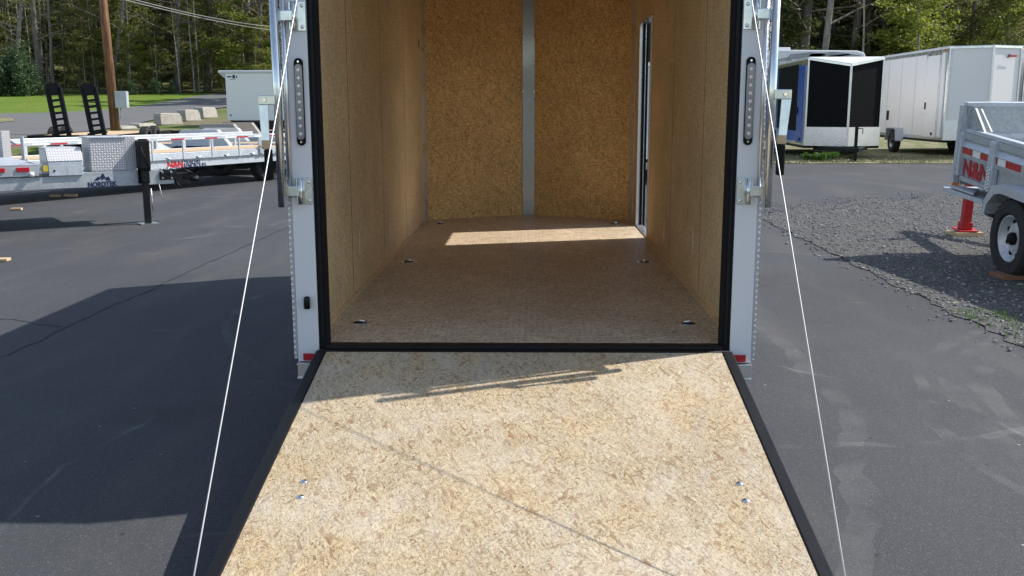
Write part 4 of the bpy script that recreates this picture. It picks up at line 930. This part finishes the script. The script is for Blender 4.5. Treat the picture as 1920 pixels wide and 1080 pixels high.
# chassis, tongue plate, jack
bx(-.0, LN, .25, .35, .58, .734).build('chassis_beam', 'galv', E6); bx(0, LN, WD - .35, WD - .25, .58, .734).build('chassis_beam', 'galv', E6)
MB().prism([(-.12, I * -.12, .60), (.55, I * -.02, .60), (.55, I * .3, .60), (-.12, I * .5, .60)], (0, 0, .045)).prism([(-.08, I * -.1, .66), (.42, I * -.05, .66), (.2, I * .1, .66)], (0, 0, .02)).build('tongue_plate', 'galvp', E6)
MB().bar((-.0, I * .4, .60), (-1.9, I * WD / 2, .60), .08, .12).bar((-.0, I * (WD - .4), .60), (-1.9, I * WD / 2, .60), .08, .12).build('tongue', 'galv', E6)
bx(-.085, -.065, -.05, .02, .66, .76).build('side_marker', 'amber', E6)
jp = atz(1808, 437, 0.03); jl = DMI @ jp; jb = jl.z
jm = MB().box(jl.x - .045, jl.x + .045, jl.y - .045, jl.y + .045, jb + .05, .95).box(jl.x - .06, jl.x + .06, jl.y - .06, jl.y + .06, jb + .05, jb + .13).box(jl.x - .11, jl.x + .11, jl.y - .11, jl.y + .11, jb + .035, jb + .05).build('jack', 'redpaint', E6, bev=.004)
o = MB().box(-.16, .16, -.12, .12, .006, .05).build('jack_pad', 'scrap', None, bev=.004); o.location = (jp.x, jp.y, 0); o.rotation_euler.z = .1; tag(o, 'pale wooden pad under the red jack', 'wood')
# wheels and fender
wl_ = DMI @ Vector((4.17, 8.30 - 3.9, .335)); wy = wl_.y; wz = wl_.z
side_wheel(E6, wl_.x, wy, wz, .335, .2, -1, 'galvp', 'Y', 8, 'rubber', n=40)
side_wheel(E6, wl_.x, WD + .12, wz, .335, .2, 1, 'galvp', 'Y', 8, n=20)
for ya, yb in ((wy - .13, -.02), (WD + .02, WD + .25)):
    c0 = wl_.x
    MB().prism([(c0 - .47, ya, wz + .13), (c0 - .44, ya, wz + .25), (c0 - .32, ya, wz + .40), (c0 - .2, ya, wz + .43), (c0 + .45, ya, wz + .43), (c0 + .6, ya, wz + .1), (c0 + .54, ya, wz + .1), (c0 + .42, ya, wz + .36), (c0 - .16, ya, wz + .36), (c0 - .27, ya, wz + .33), (c0 - .38, ya, wz + .23), (c0 - .41, ya, wz + .13)], (0, yb - ya, 0)).build('fender', 'galvp', E6)
MB().box(c0 - .62, c0 - .45, -.1, .1, wz + .08, wz + .11).build('fender_bracket', 'black', E6)
o = MB().box(-.25, .25, -.12, .12, .007, .045).build('wheel_chock', 'brownwood', None, bev=.004); q = atz(1920, 522, 0); o.location = (q.x, q.y, 0); o.rotation_euler.z = .1; tag(o, 'flat brown board on the gravel beside the dump trailer wheel', 'board')

# ------------------------------------------------------------ vegetation
def leaves(C, rad, n, size, flat=.5):
    """n small leaf quads round the clump centres C (k,3) with radii rad (k,3)"""
    k = len(C); idx = rng.integers(0, k, n); u = rng.normal(size=(n, 3)); u /= np.linalg.norm(u, axis=1)[:, None]; u *= (rng.random((n, 1)) ** .45)
    P = C[idx] + u * rad[idx]
    a = rng.normal(size=(n, 3)); a[:, 2] *= flat; a /= np.linalg.norm(a, axis=1)[:, None]
    b = rng.normal(size=(n, 3)); b[:, 2] *= flat; b -= a * (a * b).sum(1)[:, None]; b /= np.linalg.norm(b, axis=1)[:, None]
    s = size * (.6 + .8 * rng.random((n, 1))); a *= s; b *= s * .55
    V = np.stack([P - a, P - b * .9, P + a, P + b], 1).reshape(-1, 3); return V, np.arange(4 * n).reshape(n, 4)
def stem_mesh(m, rr, H, r0, lean=0, nl=10, lo=.3, ll=.18, droop=0.0, nseg=8, fork=False):
    pts = []; x = y = 0; dirx, diry = rr.uniform(-.04, .04) + lean, rr.uniform(-.04, .04)
    for k in range(nseg + 1):
        pts.append((x, y, H * k / nseg)); x += (dirx + rr.gauss(0, .018)) * H / nseg; y += (diry + rr.gauss(0, .018)) * H / nseg
    m.tube(pts, [r0 * (1.25 if k == 0 else 1) * (1 - .85 * k / nseg) for k in range(nseg + 1)], 7)
    tips = []
    for k in range(nl):
        t = lo + (1 - lo) * (k + rr.random()) / nl * .97; i = min(nseg - 1, int(t * nseg)); p = Vector(pts[i]).lerp(Vector(pts[i + 1]), t * nseg - i)
        a = rr.uniform(0, 6.28); L = H * ll * (1.15 - t * .8) * rr.uniform(.6, 1.2); up = rr.uniform(.1, .6) - droop
        q1 = p + Vector((math.cos(a), math.sin(a), up)) * L * .55; a += rr.uniform(-.4, .4); q2 = q1 + Vector((math.cos(a), math.sin(a), up * .7 - droop * .5)) * L * .5
        rb = r0 * (1 - t) * .35 + .012; m.tube([p, q1, q2], [rb, rb * .6, rb * .2], 4, caps=False); tips += [q1, q2, p.lerp(q1, .5)]
        if fork:
            for z in range(3):
                b = a + rr.uniform(-1.2, 1.2); s = q1.lerp(q2, rr.random()); e = s + Vector((math.cos(b), math.sin(b), rr.uniform(-.1, .9))) * L * .4
                m.tube([s, e], [rb * .35, rb * .1], 3, caps=False); tips.append(e)
    return tips
PROTO = {}
def make_kind(kind, i):
    rr = random.Random(hash((kind, i)) % 99991 if False else (sum(map(ord, kind)) * 31 + i)); m = MB()
    if kind == 'evergreen':
        H = rr.uniform(17, 22); tips = stem_mesh(m, rr, H, rr.uniform(.18, .28), 0, 46, .06, .17, .35); bark, lf = 'bark', 'fir'
        C = np.array([t[:] for t in tips]); rad = np.tile([1.0, 1.0, .35], (len(C), 1)) * (1.1 - .6 * C[:, 2:3] / H); n, sz, fl = 9000, .14, .35
    elif kind == 'spring':
        H = rr.uniform(9, 13); tips = stem_mesh(m, rr, H, rr.uniform(.07, .12), rr.uniform(-.05, .05), 26, .12, .2, .05, fork=True); bark, lf = 'bark2', ('spring', 'olive')[i % 2]
        C = np.array([t[:] for t in tips]); rad = np.tile([.75, .75, .35], (len(C), 1)); n, sz, fl = 5200, .12, .5
    elif kind == 'bare':
        H = rr.uniform(16, 22); tips = stem_mesh(m, rr, H, rr.uniform(.14, .26), rr.uniform(-.06, .06), 22, .2, .2, 0, fork=True); bark, lf = ('bark', 'bark2')[i % 2], ('budding', 'olive')[i % 2]
        C = np.array([t[:] for t in tips]); rad = np.tile([.8, .8, .6], (len(C), 1)); n, sz, fl = 1600, .07, .7
    elif kind == 'slim':
        H = rr.uniform(9, 15); tips = stem_mesh(m, rr, H, rr.uniform(.05, .08), rr.uniform(-.08, .08), 12, .15, .12, 0, fork=True); bark, lf = ('bark2', 'birch')[i % 2], 'olive'
        C = np.array([t[:] for t in tips]); rad = np.tile([.6, .6, .4], (len(C), 1)); n, sz, fl = 700, .08, .6
    else:   # shrub
        H = 3.2; tips = []
        for k in range(7):
            mm = stem_mesh(m, rr, H * rr.uniform(.7, 1.1), .035, rr.uniform(-.4, .4), 8, .1, .3, 0); tips += mm
        bark, lf = 'bark', 'shrub'; C = np.array([t[:] for t in tips]); rad = np.tile([.55, .55, .4], (len(C), 1)); n, sz, fl = 3600, .10, .8
    tm = m.build('trunk', bark, None, True, uv=False); V, Fq = leaves(C, rad, n, sz, fl); cm_ = npmesh('crown', V, Fq, lf)
    COL.objects.unlink(tm); COL.objects.unlink(cm_); return tm, cm_
KN = {'evergreen': 4, 'spring': 4, 'bare': 4, 'slim': 4, 'shrub': 2}
for k, n in KN.items(): PROTO[k] = [make_kind(k, i) for i in range(n)]
LAB = {'evergreen': ('evergreen_tree', 'dark drooping evergreen tree in the wood', 'tree', 'evergreens in the wood'),
       'spring': ('young_tree', 'young yellow green leafing tree in the wood', 'tree', 'leafing young trees in the wood'),
       'bare': ('bare_tree', 'tall nearly bare tree in the wood', 'tree', 'bare trees in the wood'),
       'slim': ('slim_tree', 'thin pale stemmed tree in the wood', 'tree', 'slim trees in the wood'),
       'shrub': ('shrub', 'rounded dark green shrub at the far edge of the lawn', 'shrub', 'shrubs along the lawn')}
def plant(kind, i, x, y, s=1, rz=None, label=None, lean=0, wide=1):
    nm, lb_, ct, gp = LAB[kind]; side = (' left of the big trailer', ' left') if x < 0 else (' right of the big trailer', ' right'); lb_ = lb_.split(' at the far')[0] + (side[0] if kind != 'shrub' else ' at the far edge of the left lawn'); gp = gp + ' on the' + side[1]; tm, cm_ = PROTO[kind][i % KN[kind]]
    e = empty(nm, (x, y, ground_z(x, y) - .1), random.uniform(0, 6.28) if rz is None else rz, label or lb_, ct, gp); e.scale = (s * wide, s * wide, s); e.rotation_euler.y = lean
    for c in (tm, cm_): k = c.copy(); COL.objects.link(k); k.parent = e
    return e
def px_x(px, D): return at(px, 100, D).x
rr = random.Random(11)
# named trunks that stand out
for px, D, kind, i, s, lean, lb_ in ((72, 79, 'bare', 0, 1.15, 0, 'thick dark tree with curved trunk behind the left part of the lawn'), (94, 82, 'bare', 1, 1.0, 0, 'paler grey trunk just right of the thick dark tree'), (203, 79, 'bare', 2, 1.2, R(-9), 'tree with dark trunk leaning left behind the utility pole'), (330, 80, 'bare', 0, 1.25, 0, 'dark straight tree above the tall concrete blocks'),
        (385, 82, 'bare', 2, 1.45, 0, 'stout dark tree rising where the road enters the wood'), (466, 84, 'slim', 1, 1.6, 0, 'white barked slender tree above the white box trailer'), (483, 80, 'bare', 0, 1.1, 0, 'dark tree right of the white barked one'), (20, 80, 'bare', 3, 1.1, R(-7), 'forked grey tree leaning at the left edge of the wood'),
        (1545, 56, 'bare', 1, 1.45, 0, 'thick grey trunk with sunlit edge above the camper'), (1590, 60, 'bare', 2, 1.3, 0, 'dark trunk right of the thick grey one'), (1505, 58, 'bare', 0, 1.35, 0, 'dark double trunk left of the thick grey one'), (1468, 62, 'bare', 2, 1.1, 0, 'narrow dark trunk nearest the lock bar on the right'), (1770, 62, 'bare', 0, 1.2, 0, 'dark trunk above the tall white trailer'), (1822, 64, 'bare', 1, 1.1, 0, 'grey trunk above the right edge of the tall white trailer')):
    plant(kind, i, px_x(px, D), D - 3.9, s, label=lb_, lean=lean)
def scatter(kind, n, px0, px1, D0, D1, s0, s1, wide=1):
    for k in range(n):
        D = D0 + (D1 - D0) * (k + rr.random()) / n; px = rr.uniform(px0, px1); plant(kind, rr.randrange(9), px_x(px, D), D - 3.9, rr.uniform(s0, s1), wide=wide)
scatter('evergreen', 17, -60, 620, 86, 112, .8, 1.15)
scatter('evergreen', 24, 1380, 1990, 58, 92, .8, 1.15)
scatter('spring', 30, -60, 620, 79, 104, .6, 1.1); scatter('spring', 12, 60, 520, 77.5, 82, .35, .7)
scatter('spring', 26, 1400, 1980, 52, 85, .7, 1.1)
scatter('bare', 22, -40, 620, 82, 112, .8, 1.1)
scatter('bare', 14, 1400, 1980, 60, 90, .8, 1.1)
scatter('slim', 40, -40, 560, 78, 98, .7, 1.1)
scatter('slim', 10, 1440, 1960, 55, 75, .7, 1.1)
scatter('evergreen', 14, 640, 1380, 82, 110, .9, 1.15)
scatter('bare', 8, 640, 1380, 84, 104, .9, 1.1)
for px, D, s in ((-10, 74.5, 1.0), (14, 75.5, 1.15), (36, 74.5, .9), (57, 75.5, .8), (245, 77, .35), (290, 77.5, .4), (320, 78, .35)): plant('shrub', rr.randrange(2), px_x(px, D), D - 3.9, s)
for x, y in ((-9, 60), (-5.5, 63), (-11.5, 66), (-7, 69), (-2, 66)): plant('evergreen', rr.randrange(4), x, y, 1.1)
# the wood behind as one mass
def woods():
    m = MB(); q = random.Random(3); CC = []
    for k in range(520):
        D = q.uniform(96, 175); side = q.random(); px = q.uniform(-200, 2200); x = px_x(px, D); z = ground_z(x, D - 3.9); H = q.uniform(13, 20); r0 = q.uniform(.1, .22)
        m.tube([(x, D - 3.9, z - .2), (x + q.uniform(-.5, .5), D - 3.9, z + H * .5), (x + q.uniform(-1, 1), D - 3.9, z + H)], [r0, r0 * .7, .03], 5, caps=False)
        for j in range(9): CC.append((x + q.gauss(0, 1.4), D - 3.9 + q.gauss(0, 1.4), z + H * q.uniform(.12, 1)))
    tr = m.build('woods', 'bark', None, True, uv=False); C = np.array(CC); V, Fq = leaves(C, np.tile([1.7, 1.7, .8], (len(C), 1)), 80000, .26, .5)
    tag(tr, 'dense wood rising behind the nearer trees', 'wood', kind='stuff'); c = npmesh('foliage', V, Fq, 'olive', tr); c['kind'] = 'stuff'
woods()
# weeds and tufts
def tuft_mesh(n, r, h, wd=.006):
    V = []; Fq = []
    for k in range(n):
        a = rng.random() * 6.28; d = r * math.sqrt(rng.random()); x, y = d * math.cos(a), d * math.sin(a); b = rng.random() * 6.28; hh = h * (.5 + .6 * rng.random()); ox, oy = math.cos(b) * hh * .4, math.sin(b) * hh * .4; px, py = -math.sin(b) * wd, math.cos(b) * wd
        o = len(V); V += [(x - px, y - py, 0), (x + px, y + py, 0), (x + ox * .5 + px * .7, y + oy * .5 + py * .7, hh * .7), (x + ox, y + oy, hh)]; Fq.append((o, o + 1, o + 2, o + 3))
    return np.array(V), np.array(Fq)
tv = []
tf = []
def add_tuft(x, y, n, r, h, wd=.006):
    V, Fq = tuft_mesh(n, r, h, wd); o = sum(len(v) for v in tv); tv.append(V + np.array([x, y, ground_z(x, y)])); tf.append(Fq + o)
for k in range(60):
    y = rng.uniform(.8, 3.0); x = 3.05 + rng.random() ** 1.6 * (.75 if y < 2.6 else .3); add_tuft(x, y, 14, .07, .045, .003)
for k in range(22): add_tuft(rng.uniform(3.5, 4.1), rng.uniform(3.2, 5.5), 8, .1, .03, .003)
tag(npmesh('grass_tufts', np.concatenate(tv), np.concatenate(tf), 'weed'), 'short green and straw coloured grass growing along the gravel edge', 'grass', kind='stuff')
tv = []; tf = []
for k in range(900): add_tuft(rng.uniform(5.5, 22), rng.uniform(21.3, 25) , 12, .16, .07, .012)
tag(npmesh('verge_grass', np.concatenate(tv), np.concatenate(tf), 'strawleaf' if 'strawleaf' in MT else 'weed'), 'thin dry grass on the verge before the parked trailers', 'grass', kind='stuff')
p = atz(1532, 303, 0)
e = empty('weed_clump', (p.x, p.y, .01), 0, 'bright green weed clump at the asphalt edge below the blue trailer', 'plant')
C = np.array([(rng.normal() * .2, rng.normal() * .12, .05 + .12 * rng.random()) for k in range(16)]); V, Fq = leaves(C, np.tile([.14, .12, .09], (16, 1)), 1500, .035, .9); npmesh('foliage', V, Fq, 'weed', e)
MB().tube([(0, 0, -.02), (.02, 0, .15)], [.012, .004], 5).build('stalk', 'weed', e, True)
